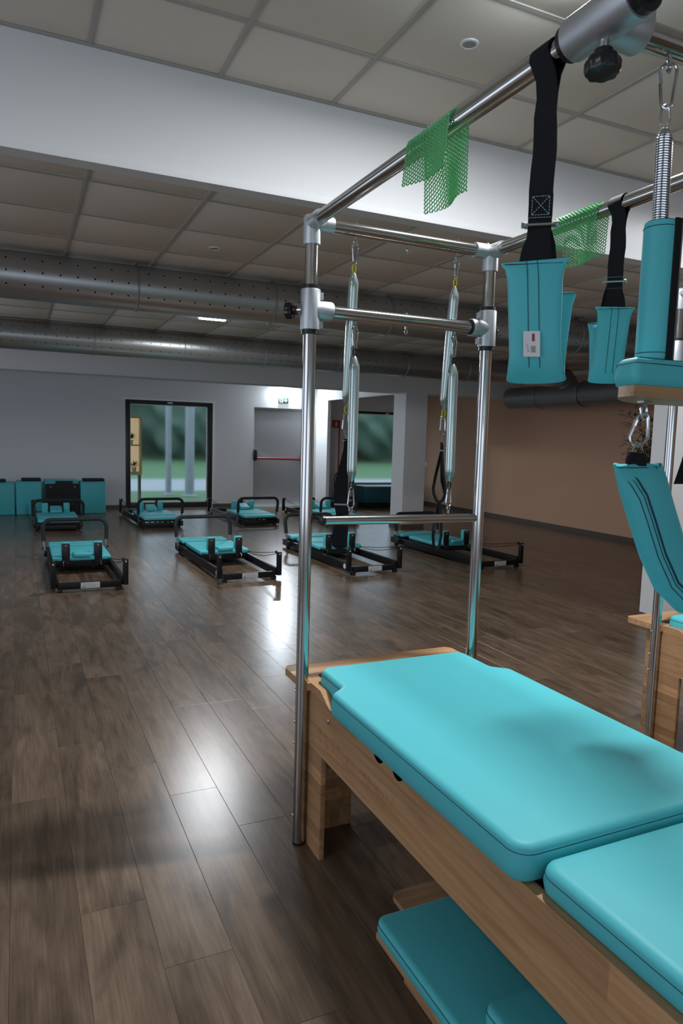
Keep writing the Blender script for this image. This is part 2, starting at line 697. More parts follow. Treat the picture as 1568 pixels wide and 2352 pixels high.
cells.sort(key=plank_rank)
N_SINGLE = 296
for (xa, xb, ya, yb) in cells[:N_SINGLE]:
    o = bpy.data.objects.new('plank', plank_mesh(yb - ya, xb - xa))
    o.location = (xa, ya, 0)
    o.parent = floor
    COL.objects.link(o)
rest = MB()
for (xa, xb, ya, yb) in cells[N_SINGLE:]:
    g = 0.001
    rest.box(xa + g, xb - g, ya + g, yb - g, -0.006, 0)
ro = rest.build('distant_planks', 'grey_oak_laminate', floor)
ro['kind'] = 'stuff'


# ceilings ------------------------------------------------------------
def ceiling(name, xs, ys, z, slab):
    c = structure(MB().box(*slab).build(name, 'ceiling_tile'))
    meshes = {}
    for i in range(len(xs) - 1):
        for j in range(len(ys) - 1):
            w, l = xs[i + 1] - xs[i], ys[j + 1] - ys[j]
            k = (round(w, 3), round(l, 3))
            if k not in meshes:
                g = 0.009
                meshes[k] = MB().box(g, w - g, g, l - g, 0.004, 0.02, 0.003).mesh('panel', 'ceiling_tile')
            o = bpy.data.objects.new('panel', meshes[k])
            o.location = (xs[i], ys[j], z)
            o.parent = c
            COL.objects.link(o)
    for x in xs[1:-1]:
        MB().box(x - 0.012, x + 0.012, ys[0], ys[-1], z - 0.001, z + 0.007, 0.001).build('grid_bar', 'ceiling_grid', c)
    for y in ys[1:-1]:
        MB().box(xs[0], xs[-1], y - 0.012, y + 0.012, z - 0.0005, z + 0.006).build('grid_bar', 'ceiling_grid', c)
    return c


xs = [0.326 + TILE * k for k in range(-4, 14)]
xs_hi = [X_LEFT] + [x for x in xs if x > X_LEFT + .1] + [X_PEACH]
ys_hi = [Y_NEAR, -1.7, -0.54, 0.05, 0.64, 1.23, 1.82, 2.41, 3.012, Y_SOF]
ceiling('ceiling', xs_hi, ys_hi, H1, (X_LEFT, X_PEACH, Y_NEAR, Y_SOF + .1, H1 + 0.016, H1 + 0.1))
ys_lo = [Y_SOF] + [3.785 + TILE * k for k in range(11)] + [Y_BULK]
ceiling('ceiling', [x for x in [X_LEFT, -1.4] + xs if x < -4 or x >= -1.45] + [X_PEACH], ys_lo, H2,
        (X_LEFT, X_PEACH, Y_SOF + .1, Y_BULK + .4, H2 + 0.016, H2 + 0.1))
structure(MB().box(X_LEFT, X_PEACH, Y_BULK + .4, Y_BACK, H2, H2 + 0.1).build('ceiling', 'wall_paint'))
# edge trims of the ceiling step
structure(MB().box(X_LEFT, X_PEACH, Y_SOF, Y_SOF + 0.1, H2 - 0.004, H1 + 0.02).build('wall_upper_step', 'wall_paint'))
structure(MB().box(X_LEFT, X_PEACH, Y_SOF - 0.022, Y_SOF, H1 - 0.003, H1 + 0.003).build('trim_1', 'ceiling_grid'))
structure(MB().box(X_LEFT, X_PEACH, Y_SOF - 0.006, Y_SOF, H2 - 0.006, H2 + 0.022, 0.002).build('trim_2', 'wall_paint'))
structure(MB().box(X_LEFT, X_PEACH, Y_BULK, Y_BULK + 0.4, 2.268, H2 + .02).build('wall_bulkhead', 'wall_paint'))

# walls ---------------------------------------------------------------
W1 = (1.89, 3.60, 2.12)       # window_1: x0, x1, top
D1 = (4.462, 5.72, 2.08)      # door recess
W2 = (6.77, 8.45, 2.10)
wb = MB()
yb0, yb1 = Y_BACK, Y_BACK + 0.3
for a, b_, z0 in ((X_LEFT, W1[0], 0), (W1[0], W1[1], W1[2]), (W1[1], D1[0], 0), (D1[0], D1[1], D1[2]), (D1[1], W2[0], 0), (W2[0], W2[1], W2[2]), (W2[1], X_PEACH, 0)):
    wb.box(a, b_, yb0, yb1, z0, H2)
structure(wb.build('wall_back', 'wall_paint'))
structure(MB().box(X_PEACH, X_PEACH + .2, Y_NEAR, Y_BACK + .3, 0, 2.652).box(X_PEACH + 0.03, X_PEACH + .2, Y_NEAR, Y_BACK + .3, 2.652, H1 + .1).build('wall_right', 'peach_paint'))
structure(MB().box(X_PEACH - 0.02, X_PEACH + 0.029, Y_SOF + .1, Y_BACK, 2.652, H2).build('trim_3', 'wall_paint'))
# left wall with three wide windows open to the dusk, near wall with a shop window
wl = MB()
for y0, y1, z0, z1 in ((Y_NEAR, -1.6, 0, H1), (-1.6, 3.0, 0, .5), (-1.6, 3.0, 2.7, H1), (3.0, 6, 0, H1), (6, 11, 0, .4), (6, 11, 2.45, H2), (11, Y_BACK, 0, H2)):
    wl.box(X_LEFT - .2, X_LEFT, y0, y1, z0, z1)
structure(wl.build('wall_left', 'wall_paint'))
wn = MB()
for x0, x1, z0, z1 in ((X_LEFT, -2.6, 0, H1), (-2.6, 2.2, 0, .5), (-2.6, 2.2, 1.9, H1), (2.2, X_PEACH, 0, H1)):
    wn.box(x0, x1, Y_NEAR - .2, Y_NEAR, z0, z1)
structure(wn.build('wall_near', 'wall_paint'))
# alcove wall, its reveal and the pillar that carries the bulkhead
structure(MB().box(5.85, 6.265, Y_BULK - .001, 10.63, 0, 2.268).build('wall_pillar', 'wall_paint'))
structure(MB().box(5.87, 5.94, 10.63, 13.5, 2.262, H2).box(5.87, 5.94, 13.5, Y_BACK, 0, H2).build('wall_alcove', 'wall_paint'))
structure(MB().box(4.85, X_PEACH, 4.16, 4.30, 0, H2).build('wall_partition', 'wall_paint'))
# baseboards
bb = MB()
for a, b_ in ((X_LEFT, W1[0]), (W1[1], D1[0]), (D1[1], 5.87), (5.94, W2[0])):
    bb.box(a, b_, Y_BACK - .014, Y_BACK, 0, .08)
structure(bb.build('baseboard_back', 'baseboard_wood'))
structure(MB().box(X_PEACH - .014, X_PEACH, 4.3, Y_BACK - .014, 0, .08).build('baseboard_right', 'baseboard_wood'))
structure(MB().box(5.838, 6.277, Y_BULK - .014, 10.64, 0, .075).build('baseboard_pillar', 'baseboard_wood'))
structure(MB().box(4.836, X_PEACH - .014, 4.146, 4.16, 0, .08).box(4.836, 4.85, 4.16, 4.3, 0, .08).build('baseboard_partition', 'baseboard_wood'))


# windows -------------------------------------------------------------
def window(n, x0, x1, top, fw, sill):
    y = Y_BACK
    fr = MB()
    a, b_ = x0, x1
    fr.box(a, a + fw, y + .02, y + .10, 0, top, .004).box(b_ - fw * 1.1, b_, y + .02, y + .10, 0, top, .004)
    fr.box(a + fw, b_ - fw * 1.1, y + .02, y + .10, top - fw * .85, top, .004).box(a + fw, b_ - fw * 1.1, y + .02, y + .10, 0, sill, .004)
    w = structure(fr.build('window_%d' % n, 'frame_dark'))
    g0, g1, z0, z1 = a + fw, b_ - fw * 1.1, sill, top - fw * .85
    MB().box(g0 - .004, g1 + .004, y + .055, y + .061, z0 - .004, z1 + .004).build('pane', 'window_glass', w)
    gs = MB()
    for q in ((g0, g0 + .010, z0, z1), (g1 - .022, g1, z0, z1), (g0, g1, z0, z0 + .024), (g0, g1, z1 - .014, z1)):
        gs.box(q[0], q[1], y + .040, y + .054, q[2], q[3])
    gs.build('backlit_gasket', 'frame_light', w)  # white strips paint the backlit, reflecting edge of the pane
    MB().box((a + b_) / 2 - .05, (a + b_) / 2 + .05, y + .012, y + .02, top - .05, top - .02, .003).build('latch', 'frame_light', w)
    return w


w1 = window(1, W1[0], W1[1], W1[2], 0.092, 0.115)
MB().box(W1[1] - .004, W1[1] + .014, Y_BACK - .012, Y_BACK + .02, 0, W1[2]).box(W1[0] - .06, W1[1] + .05, Y_BACK - .01, Y_BACK + .019, W1[2], W1[2] + .035).build('trim', 'frame_light', w1)
window(2, W2[0], W2[1], W2[2], 0.06, 0.485)

# exit door -----------------------------------------------------------
door = structure(MB().box(D1[0] + .03, D1[1] - .03, Y_BACK + .10, Y_BACK + .15, 0.012, D1[2] - .03, .004).build('door_1', 'door_paint'))
MB().box(D1[0], D1[0] + .03, Y_BACK + .04, Y_BACK + .2, 0, D1[2]).box(D1[1] - .03, D1[1], Y_BACK + .04, Y_BACK + .2, 0, D1[2]).box(D1[0] + .03, D1[1] - .03, Y_BACK + .04, Y_BACK + .2, D1[2] - .03, D1[2]).build('door_frame', 'door_paint', door)
pb = MB().tube([(4.53, Y_BACK + .01, 1.025), (5.60, Y_BACK + .01, 1.005)], .022, 12)
pbo = pb.build('push_bar', 'bar_red', door)
for xx, zz, hh in ((4.50, 1.07, .13), (5.62, 1.03, .15)):
    MB().box(xx - .045, xx + .045, Y_BACK - .03, Y_BACK + .10, zz - hh * .75, zz + hh, .03).build('bar_bracket', 'black_plastic', pbo)

# ------------------------------------------------------------------ exit sign, lamps, switches
ys = Y_BACK - .012
sg = thing('exit_sign', 'green and white emergency exit sign with running figure and down arrow above the door', 'sign', (5.105, Y_BACK, 2.19))
MB().box(4.997, 5.213, ys, Y_BACK, 2.193, 2.305, .002).build('plate', 'sign_green', sg)
MB().box(5.013, 5.093, ys - .002, ys, 2.199, 2.299).build('white_field', 'exit_panel_glow', sg)
fig = MB()


def stroke(mb, pts, r, y):
    for (x0, z0), (x1, z1) in zip(pts[:-1], pts[1:]):
        d = Vector((x1 - x0, 0, z1 - z0))
        mb.obox(((x0 + x1) / 2, y, (z0 + z1) / 2), d, (0, 1, 0), Vector((0, 1, 0)).cross(d), d.length / 2 + r * .5, .001, r)


stroke(fig, [(5.050, 2.270), (5.045, 2.245)], .008, ys - .003)
stroke(fig, [(5.045, 2.243), (5.063, 2.226), (5.060, 2.207)], .005, ys - .003)
stroke(fig, [(5.045, 2.243), (5.034, 2.222), (5.020, 2.214)], .005, ys - .003)
stroke(fig, [(5.052, 2.268), (5.070, 2.254), (5.080, 2.262)], .004, ys - .003)
stroke(fig, [(5.048, 2.268), (5.030, 2.262), (5.024, 2.247)], .004, ys - .003)
fig.lathe((5.058, ys - .002, 2.284), [(.008, 0), (.008, .002)], 10, (0, -1, 0))
fig.build('running_figure', 'sign_green', sg)
arr = MB()
stroke(arr, [(5.152, 2.290), (5.152, 2.225)], .008, ys - .001)
stroke(arr, [(5.122, 2.245), (5.152, 2.212), (5.182, 2.245)], .009, ys - .001)
arr.build('down_arrow', 'sign_white', sg)


def emergency_light(loc, label, w=.30):
    t = thing('emergency_light', label, 'lamp', loc, 'ceiling emergency lamps')
    x, y, z = loc
    MB().box(x - w / 2, x + w / 2, y - .04, y + .04, z - .016, z, .004).build('housing', 'white_plastic', t)
    MB().box(x - w / 2 + .012, x + w / 2 - .012, y - .03, y + .03, z - .032, z - .016, .006).build('diffuser', 'led_diffuser', t)
    return t


emergency_light((1.87, 7.38, H2 - .001), 'slim glowing ceiling lamp showing between the two ducts')
emergency_light((1.85, 2.10, H1 - .001), 'slim glowing ceiling lamp above the near tower, just past the top edge')
emergency_light((-1.25, 1.3, H1 - .001), 'slim ceiling lamp left of the camera, out of the frame')
emergency_light((5.0, 2.2, H1 - .001), 'slim ceiling lamp to the right of both tables, out of the frame')
t = thing('emergency_light', 'slim white lamp on the wall over the exit sign, washing it with light', 'lamp', (5.10, Y_BACK, 2.54), 'ceiling emergency lamps')
MB().box(4.96, 5.24, Y_BACK - .06, Y_BACK, 2.535, 2.60, .006).build('housing', 'white_plastic', t)
MB().box(4.97, 5.23, Y_BACK - .055, Y_BACK - .005, 2.527, 2.535, .003).build('diffuser', 'led_diffuser', t)


def downlight(loc, r, label):
    t = thing('recessed_spotlight', label, 'spotlight', loc, 'recessed ceiling spots')
    MB().lathe(loc, [(r * .68, 0.002), (r * .70, -.006), (r * .95, -.005), (r, 0.0), (r, .002)], 28).build('trim_ring', 'white_plastic', t)
    MB().lathe(loc, [(r * .66, -.004), (r * .52, .0005), (r * .45, .001)], 24).build('reflector', 'galvanised_dull', t)
    MB().lathe((loc[0], loc[1], loc[2]), [(r * .30, -.0035), (r * .30, -.001)], 20).build('bulb', 'black_plastic', t)


downlight((1.808, 2.725, H1 - .001 + .004), .042, 'round recessed spotlight in the near ceiling, unlit, white ring')
downlight((1.205, 4.709, H2 + .003), .040, 'small recessed spotlight in the far ceiling in front of the duct')

sw = MB().box(X_PEACH - .012, X_PEACH, 13.93, 14.01, .90, .99, .003)
tag(sw.build('light_switch', 'white_plastic', origin=(X_PEACH, 13.97, .945)), 'white switch on the peach wall beside the pillar edge', 'switch')
so = thing('wall_socket', 'white power socket low on the peach wall', 'socket', (X_PEACH, 13.60, .245))
MB().box(X_PEACH - .012, X_PEACH, 13.56, 13.645, .205, .29, .003).build('cover', 'white_plastic', so)
MB().lathe((X_PEACH - .0125, 13.602, .247), [(.018, 0), (.018, .001)], 16, (1, 0, 0)).build('outlet', 'label_grey', so)


# ------------------------------------------------------------------ ducts
def duct(y, zc, r, x0, x1, first, label, name='air_duct', n=40):
    t = thing(name, label, 'duct', (x0, y, zc))
    sp = 1.03
    cuts = [x0] + [first + sp * k for k in range(-6, 14) if x0 + .2 < first + sp * k < x1 - .2] + [x1]
    holes = MB()
    for a, b_ in zip(cuts[:-1], cuts[1:]):
        pts = [Vector((a, y, zc)), Vector((b_, y, zc))]
        MB().tube(pts, r, n).build('segment', 'galvanised', t)
        if b_ - a < .5:
            continue
        for ang in (-0.55, 0.0, 0.55):      # rows around the camera side, up from the axis
            for k in range(9):
                xx = a + .07 + (b_ - a - .14) * k / 8
                d = Vector((0, -math.cos(ang), math.sin(ang)))
                holes.lathe(Vector((xx, y, zc)) + d * (r - .001), [(.0065, 0), (.0065, .0012)], 8, d)
    ho = holes.build('perforation', 'black_hole', t)
    ho['kind'] = 'stuff'
    for c in cuts[1:-1]:
        rg = MB()
        rg.tube([Vector((c, y + (r + .004) * math.cos(q / 32 * 2 * PI), zc + (r + .004) * math.sin(q / 32 * 2 * PI))) for q in range(32)], .007, 6, closed=True)
        fl = rg.build('flange', 'galvanised_dull', t)
        MB().cyl((c, y, zc + r), (c, y, H2 + .004), .010, 10).build('hanger', 'galvanised_dull', fl)
    return t


d1 = duct(5.40, 2.538, .159, X_LEFT, X_PEACH, .80, 'near perforated round metal air duct running across the room below the ceiling')
d2 = duct(8.74, 2.538, .161, X_LEFT, 7.74, .82, 'farther perforated round metal air duct, parallel behind the nearer duct')
# collecting duct along the peach wall, hung below the end of the far duct
t = thing('collector_duct', 'dark grey collector duct with a branch below the far duct by the peach wall', 'duct', (7.95, 8.9, 2.27))
CXD, CZD, CRD = 7.95, 2.272, .18
MB().tube([(CXD, 10.16, CZD), (CXD, 9.35, CZD)], CRD, 36).build('segment', 'galvanised_dull', t)
MB().tube([(CXD, 8.38, CZD), (CXD, 6.0, CZD)], CRD, 36).build('segment', 'galvanised_dull', t)
MB().tube([(CXD, 9.35, CZD), (CXD, 9.05, CZD)], CRD + .006, 36).build('collar', 'galvanised_dull', t)
MB().tube([(CXD, 9.05, CZD), (CXD, 8.38, CZD)], CRD + .01, 36).build('tee', 'galvanised_dull', t)
MB().tube([(7.742, 8.74, 2.538), (7.84, 8.74, 2.525), (7.91, 8.74, 2.47), (7.94, 8.74, 2.36)], .158, 28).build('branch', 'galvanised_dull', t)
for yy in (9.35, 8.38):
    MB().tube([(CXD + (CRD + .012) * math.cos(q / 28 * 2 * PI), yy, CZD + (CRD + .012) * math.sin(q / 28 * 2 * PI)) for q in range(28)], .01, 6, closed=True).build('flange', 'galvanised_dull', t)


# ------------------------------------------------------------------ pilates table with tower (built once, copied once)
XL, XR, YP, ZT = 0.919, 1.655, 2.285, 2.219      # far poles and rail height
YN = 0.16                                          # near poles
XC = (XL + XR) / 2
RT = 0.0225
M1 = thing('pilates_table', 'beech pilates table with turquoise mats and chrome tower, nearest the camera', 'exercise table', (XC, 1.22, 0), 'pilates tables with towers')


def side_panel(xo, xi):
    P = [(YN - .05, .385), (2.36, .385), (2.36, .617), (2.175, .617), (2.100, .580), (.25, .580), (.17, .617), (YN - .05, .617)]
    return MB().prism([(y, z) for y, z in P], lambda a, b, d: (d, a, b), xo, xi)


PXL, PXR = 0.945, 1.629
for xo, xi in ((PXL, PXL + .028), (PXR, PXR - .028)):
    s = side_panel(xo, xi).build('side_panel', 'beech_y', M1)
    sgn = -1 if xo == PXL else 1
    for yy, zz in ((2.097, .535), (.25, .535)):
        MB().lathe((xo, yy, zz), [(.0085, 0), (.0085, .003), (.005, .005)], 12, (sgn, 0, 0)).build('bolt', 'steel_wire', s)
    if xo == PXL:
        for yy in (1.735, 1.62):
            MB().prism([(yy + .030 * math.cos(q / 12 * PI), .5795 - .026 * math.sin(q / 12 * PI)) for q in range(13)], lambda a, b, d: (d, a, b), xo - .0012, xo + .006).build('recess', 'black_hole', s)
        rnd = random.Random(3)
        eng = MB()
        yy = 2.185
        while yy > 1.70:            # worn lettering carved along the panel, no longer legible
            zc = .462 + rnd.uniform(-.004, .004)
            pts = []
            hgt = rnd.choice((.014, .022, .03))
            for q in range(7):
                pts.append((xo - .0002, yy - .004 * q + .006 * math.sin(q * 2.2), zc + hgt * math.sin(q * 1.7 + rnd.random())))
            eng.tube(pts, .0011, 5)
            yy -= rnd.choice((.034, .04, .058))
        for q in range(5):
            a0 = q * 1.257
            eng.tube([(xo - .0002, 1.675 + .03 * math.cos(a0) * k / 5 + .012 * math.sin(a0 + k * .6), .462 + .03 * math.sin(a0) * k / 5 + .012 * math.cos(a0 + k * .6)) for k in range(6)], .0011, 5)
        eg = eng.build('engraving', 'beech_x', s)
        eg['kind'] = 'stuff'
# cross boards inside the frame
MB().box(PXL + .028, PXR - .028, 2.30, 2.33, .385, .52).build('cross_board', 'beech_x', M1)
MB().box(PXL + .028, PXR - .028, .14, .17, .385, .52).build('cross_board', 'beech_x', M1)
MB().box(PXL + .028, PXR - .028, .20, 2.26, .55, .579).build('mat_support', 'black_frame', M1)


# end boards at mat height with a slot behind the mat
def end_board(y0, y1, slot0, slot1):
    out = rounded([(PXL - .028, y0, .03), (PXR + .045, y0, .03), (PXR + .045, y1, .03), (PXL - .028, y1, .03)])
    hole = rounded([(PXL + .055, slot0, .02), (PXR - .055, slot0, .02), (PXR - .055, slot1, .02), (PXL + .055, slot1, .02)])
    n, m = len(out), len(hole)
    mb = MB()
    z0, z1 = .588, .616
    bm = bmesh.new()
    vo = [bm.verts.new((x, y, z1)) for x, y in out]
    vh = [bm.verts.new((x, y, z1)) for x, y in hole]
    eo = [bm.edges.new((vo[i], vo[(i + 1) % n])) for i in range(n)]
    eh = [bm.edges.new((vh[i], vh[(i + 1) % m])) for i in range(m)]
    bmesh.ops.triangle_fill(bm, use_beauty=True, edges=eo + eh)
    r = bmesh.ops.extrude_face_region(bm, geom=bm.faces[:])
    for q in r['geom']:
        if isinstance(q, bmesh.types.BMVert):
            q.co.z = z0
    bm.verts.index_update()
    mb.add([q.co[:] for q in bm.verts], [[q.index for q in f.verts] for f in bm.faces], False)
    bm.free()
    return mb


e1 = end_board(2.262, 2.478, 2.285, 2.345)
e1.build('end_board', 'beech_x', M1)
MB().box(PXL + .05, PXR - .05, 2.28, 2.35, .575, .5875).build('slot_shade', 'black_hole', M1)  # black sheet below the slot paints the shade seen through it

# legs: a side board and an end board each
for xo, xi in ((PXL, PXL + .02), (PXR, PXR - .02)):
    for y0, y1, ye in ((2.153, 2.36, 2.332), (.11, .317, .11)):
        x0, x1 = min(xo, xi), max(xo, xi)
        lg = MB().box(x0, x1, y0, y1, 0, .3845, .0015)
        xa, xb = (xi, xi + .19) if xo == PXL else (xi - .19, xi)
        lg.box(xa, xb, ye, ye + .028, 0, .3845, .0015)
        lg.build('leg', 'beech_leg', M1)

# poles
for x in (XL, XR):
    for y in (YP, YN):
        p = MB().cyl((x, y, .004), (x, y, ZT - .03), RT, 28).build('pole', 'chrome', M1)
        MB().lathe((x, y, 0), [(RT + .001, 0), (RT + .001, .008), (RT, .009)], 24).build('pole_foot', 'black_plastic', p)
        sg_ = -1 if x == XL else 1
        dy = -.3 if y == YN else .3
        for zz in (.585, .47, .39, .11):
            MB().lathe((x + sg_ * RT * .93, y + RT * .3 * (1 if y == YP else -1), zz), [(.0065, 0), (.0065, .003), (.003, .0055)], 10, (sg_, dy, 0)).build('bolt', 'steel_wire', p)
# rails along and across
for x in (XL, XR):
    MB().cyl((x, YN + .02, ZT), (x, YP - .02, ZT), RT * .95, 28).build('rail', 'chrome', M1)
top_bars = []
for y in (YP, YN):
    top_bars.append(MB().cyl((XL + .02, y, ZT), (XR - .02, y, ZT), RT * .95, 28).build('crossbar', 'chrome', M1))
# three-way corner fittings
for x, sx in ((XL, 1), (XR, -1)):
    for y, sy in ((YP, -1), (YN, 1)):
        c = MB()
        rr = RT + .0075
        c.lathe((x, y, ZT + .012), [(rr * .8, .012), (rr, .006), (rr, -.08), (rr * .97, -.084)], 26)
        c.tube([(x, y, ZT), (x + sx * .075, y, ZT)], rr * .93, 24)
        c.tube([(x, y, ZT), (x, y + sy * .072, ZT)], rr * .93, 24)
        f = c.build('corner_fitting', 'cast_aluminium', M1)
        sc = MB()
        sc.lathe((x + sx * .02, y + sy * .005, ZT + .026), [(.006, 0), (.006, .004), (.003, .006)], 10, (sx, sy, 1.2))
        sc.build('set_screw', 'steel_wire', f)


def eye(mb, x, y, z, down=True):
    s = -1 if down else 1
    mb.cyl((x, y, z), (x, y, z + s * .012), .0045, 10)
    mb.tube([(x + .0085 * math.cos(q / 14 * 2 * PI) * .9, y + .0085 * math.cos(q / 14 * 2 * PI) * .4, z + s * (.020) + .0085 * math.sin(q / 14 * 2 * PI)) for q in range(14)], .0028, 7, closed=True)


for bar, y in zip(top_bars, (YP, YN)):
    for xx in (1.083, 1.295, 1.505):
        mb = MB()
        eye(mb, xx, y, ZT - RT + .001)
        mb.lathe((xx, y, ZT + RT - .002), [(.0055, 0), (.0055, .004), (.003, .006)], 10)
        mb.build('eye_bolt', 'steel_wire', bar)


def star_knob(c, d, parent, r=.029, h=.034):
    d = Vector(d).normalized()
    u = d.orthogonal().normalized()
    w = d.cross(u)
    c = Vector(c)
    MB().cyl(c, c + d * .030, .0085, 14).build('knob_bolt', 'steel_wire', parent)
    k = MB()
    rings = []
    for (rad, hh) in ((.55, .022), (.58, .034), (.92, .036), (1.0, .041), (1.0, .054), (.93, .060), (.4, .063)):
        ring = []
        for q in range(48):
            a = 2 * PI * q / 48
            lobes = 1 + (.05 * math.cos(8 * a) if rad > .7 else 0)
            ring.append(c + d * hh + (u * math.cos(a) + w * math.sin(a)) * r * rad * lobes)
        rings.append(ring)
    k.loft(rings)
    k.build('star_knob', 'black_bolt_plastic', parent, 50)


def tee(x, y, z, along, side, L=.135, r=.034, knob=None):
    """sliding tee: barrel along `along`, branch along `side`"""
    c, a, s = Vector((x, y, z)), Vector(along).normalized(), Vector(side).normalized()
    mb = MB()
    h = L / 2
    mb.lathe(c, [(r * .97, -h), (r, -h + .004), (r, h - .004), (r * .97, h)], 30, a)
    mb.lathe(c, [(r * .9, 0), (r * .98, .040), (r * .98, .074), (r * .94, .078)], 28, s)
    # clamping ears
    e = a.cross(s).normalized()
    for sg in (-1, 1):
        mb.obox(c + s * (r * .9) + a * (h * .72 * sg) - e * .0, s, a, e, .012, .011, .014)
    o = mb.build('slide_fitting', 'cast_aluminium', M1)
    for sg in (-1, 1):
        MB().lathe(c + a * (sg * h), [(r * .86, 0), (r * .86, .014), (RT + .001, .0155)], 26, a * sg).build('bushing', 'black_plastic', o)
    MB().lathe(c + s * .078, [(r * .84, -.002), (r * .84, .003)], 24, s).build('bushing', 'black_plastic', o)
    if knob is not None:
        star_knob(c + Vector(knob).normalized() * (r - .006), knob, o)
    return o


ZM = 1.932
tee(XL, YP, ZM, (0, 0, 1), (1, 0, 0), knob=(-.75, .66, 0))
tee(XR, YP, ZM, (0, 0, 1), (-1, 0, 0), knob=(.75, .66, 0))
mid = MB().cyl((XL + .05, YP, ZM), (XR - .05, YP, ZM), RT * .95, 28).build('crossbar', 'chrome', M1)
for xx in (1.092, 1.297, 1.509):
    mb = MB()
    eye(mb, xx, YP, ZM - RT + .001)
    mb.lathe((xx, YP, ZM + RT - .002), [(.0055, 0), (.0055, .004), (.003, .006)], 10)
    mb.build('eye_bolt', 'steel_wire', mid)
YS = 0.975
tee(XL, YS, ZT, (0, 1, 0), (1, 0, -.05), L=.150, r=.038, knob=(-.05, -.05, -1))
tee(XR, YS, ZT, (0, 1, 0), (-1, 0, -.05), L=.150, r=.038, knob=(.05, -.05, -1))
slide = MB().cyl((XL + .05, YS, ZT - .002), (XR - .05, YS, ZT - .002), RT * .95, 28).build('crossbar', 'chrome', M1)
XT = (1.073, 2 * XC - 1.073)
for xx in XT:
    mb = MB()
    eye(mb, xx, YS, ZT - RT)
    mb.build('eye_bolt', 'steel_wire', slide)

# mats
mat1 = rounded([(.922, 1.072, .045), (1.652, 1.072, .045), (1.652, 2.03, .028), (1.598, 2.075, .028), (1.598, 2.278, .045), (.978, 2.278, .045), (.978, 2.075, .028), (.922, 2.03, .028)])
mat2 = rounded([(.958, .30, .045), (1.616, .30, .045), (1.616, 1.062, .045), (.958, 1.062, .045)])
for poly, za, zs, zb in ((mat1, .583, .6475, .667), (mat2, .5815, .6225, .644)):
    mb = MB().loft(pad_rings(poly, za, zb, zb - zs - .002, .008, .004))
    mt = mb.build('mat', 'turquoise_vinyl', M1, 40)
    MB().tube(seam_loop(poly, zs, .0004), .0009, 6, closed=True).build('seam', 'dark_thread', mt)

# second table: same parts, standing to the right
M2 = copy_tree(M1)
M2.location = (XC + 1.945, 1.22 + .145, 0)
M2['label'] = 'beech pilates table at the right edge, mostly cut off, behind the nearest table'


# ------------------------------------------------------------------ things hanging on the tower
def carabiner(mb, top, L, w, ang=0.0, wire=.0042, flip=False, tilt=0.0):
    """pear-shaped snap hook hanging from `top`, its plane turned by ang about Z; wide end down unless flip."""
    top = Vector(top)
    u = Vector((math.cos(ang), math.sin(ang), 0))
    n = 28
    ra, rb_ = (w * .30, w * .5) if not flip else (w * .5, w * .30)
    prof = [(ra * math.cos(PI * k / 13), -ra + ra * math.sin(PI * k / 13)) for k in range(14)]
    prof += [(rb_ * math.cos(PI + PI * k / 13), -(L - rb_) + rb_ * math.sin(PI + PI * k / 13)) for k in range(14)]
    pts = [top + u * (a - tilt * z / L) + Vector((0, 0, z)) for a, z in prof]
    mb.tube(pts, wire, 8, closed=True)
    # gate sleeve
    g0, g1 = pts[13], pts[14]
    mb.tube([g0 + (g1 - g0) * .08, g0 + (g1 - g0) * .40], wire * 1.3, 8)
    return pts[20]


def sleeved_spring(name, label, top, bottom, r=.0185, tie='yellow', d_top=.070, d_bot=.070, hook=True, group=None):
    """hook - tie - grey sleeved spring - tie - hook from top eye to bottom eye."""
    top, bottom = Vector(top), Vector(bottom)
    d = (bottom - top).normalized()
    t = thing(name, label, 'spring', top, group)
    mb = MB()
    carabiner(mb, top + Vector((0, 0, .004)), d_top, .036, .5, .0032, flip=True)
    mb.build('carabiner', 'steel_wire', t)
    a = top + d * (d_top - .004)
    mat = 'yellow_tie' if tie == 'yellow' else 'black_plastic'
    MB().tube([a + Vector((.007 * math.sin(q / 12 * 2 * PI), 0, 0)) + d * (.014 - .015 * math.cos(q / 12 * 2 * PI)) for q in range(12)], .003, 7, closed=True).build('tie', mat, t)
    s0 = a + d * .026
    e = bottom - d * (d_bot - .004)
    s1 = e - d * .026
    L = (s1 - s0).length
    MB().lathe(s0, [(.003, 0), (.008, .006), (r * .96, .034), (r, .039), (r, .055), (r, L - .055), (r, L - .039), (r * .96, L - .034), (.008, L - .006), (.003, L)], 22, d).build('sleeve', 'silver_sleeve', t)
    MB().tube([e + Vector((.007 * math.sin(q / 12 * 2 * PI), 0, 0)) - d * (.014 - .015 * math.cos(q / 12 * 2 * PI)) for q in range(12)], .003, 7, closed=True).build('tie', mat, t)
    mb = MB()
    carabiner(mb, e + Vector((0, 0, .006)), d_bot + .006, .036, .4, .0032)
    mb.build('carabiner', 'steel_wire', t)
    return t


G = 'sleeved springs on the near tower'
zu = ZT - RT - .026
sleeved_spring('sleeved_spring', 'grey sleeved spring with yellow ties, left of the upper two on the tower', (1.083, YP, zu), (1.098, YP + .075, 1.522), group=G)
sleeved_spring('sleeved_spring', 'grey sleeved spring with yellow ties, right of the upper two on the tower', (1.505, YP, zu), (1.518, YP + .075, 1.528), group=G)
zm = ZM - RT - .026
sleeved_spring('sleeved_spring', 'grey sleeved spring with black ties holding the left side of the roll-down bar', (1.092, YP, zm), (1.094, YP, 1.249), tie='black', d_top=.072, group=G)
sleeved_spring('sleeved_spring', 'grey sleeved spring with black ties holding the right side of the roll-down bar', (1.509, YP, zm), (1.514, YP, 1.249), tie='black', d_top=.072, group=G)

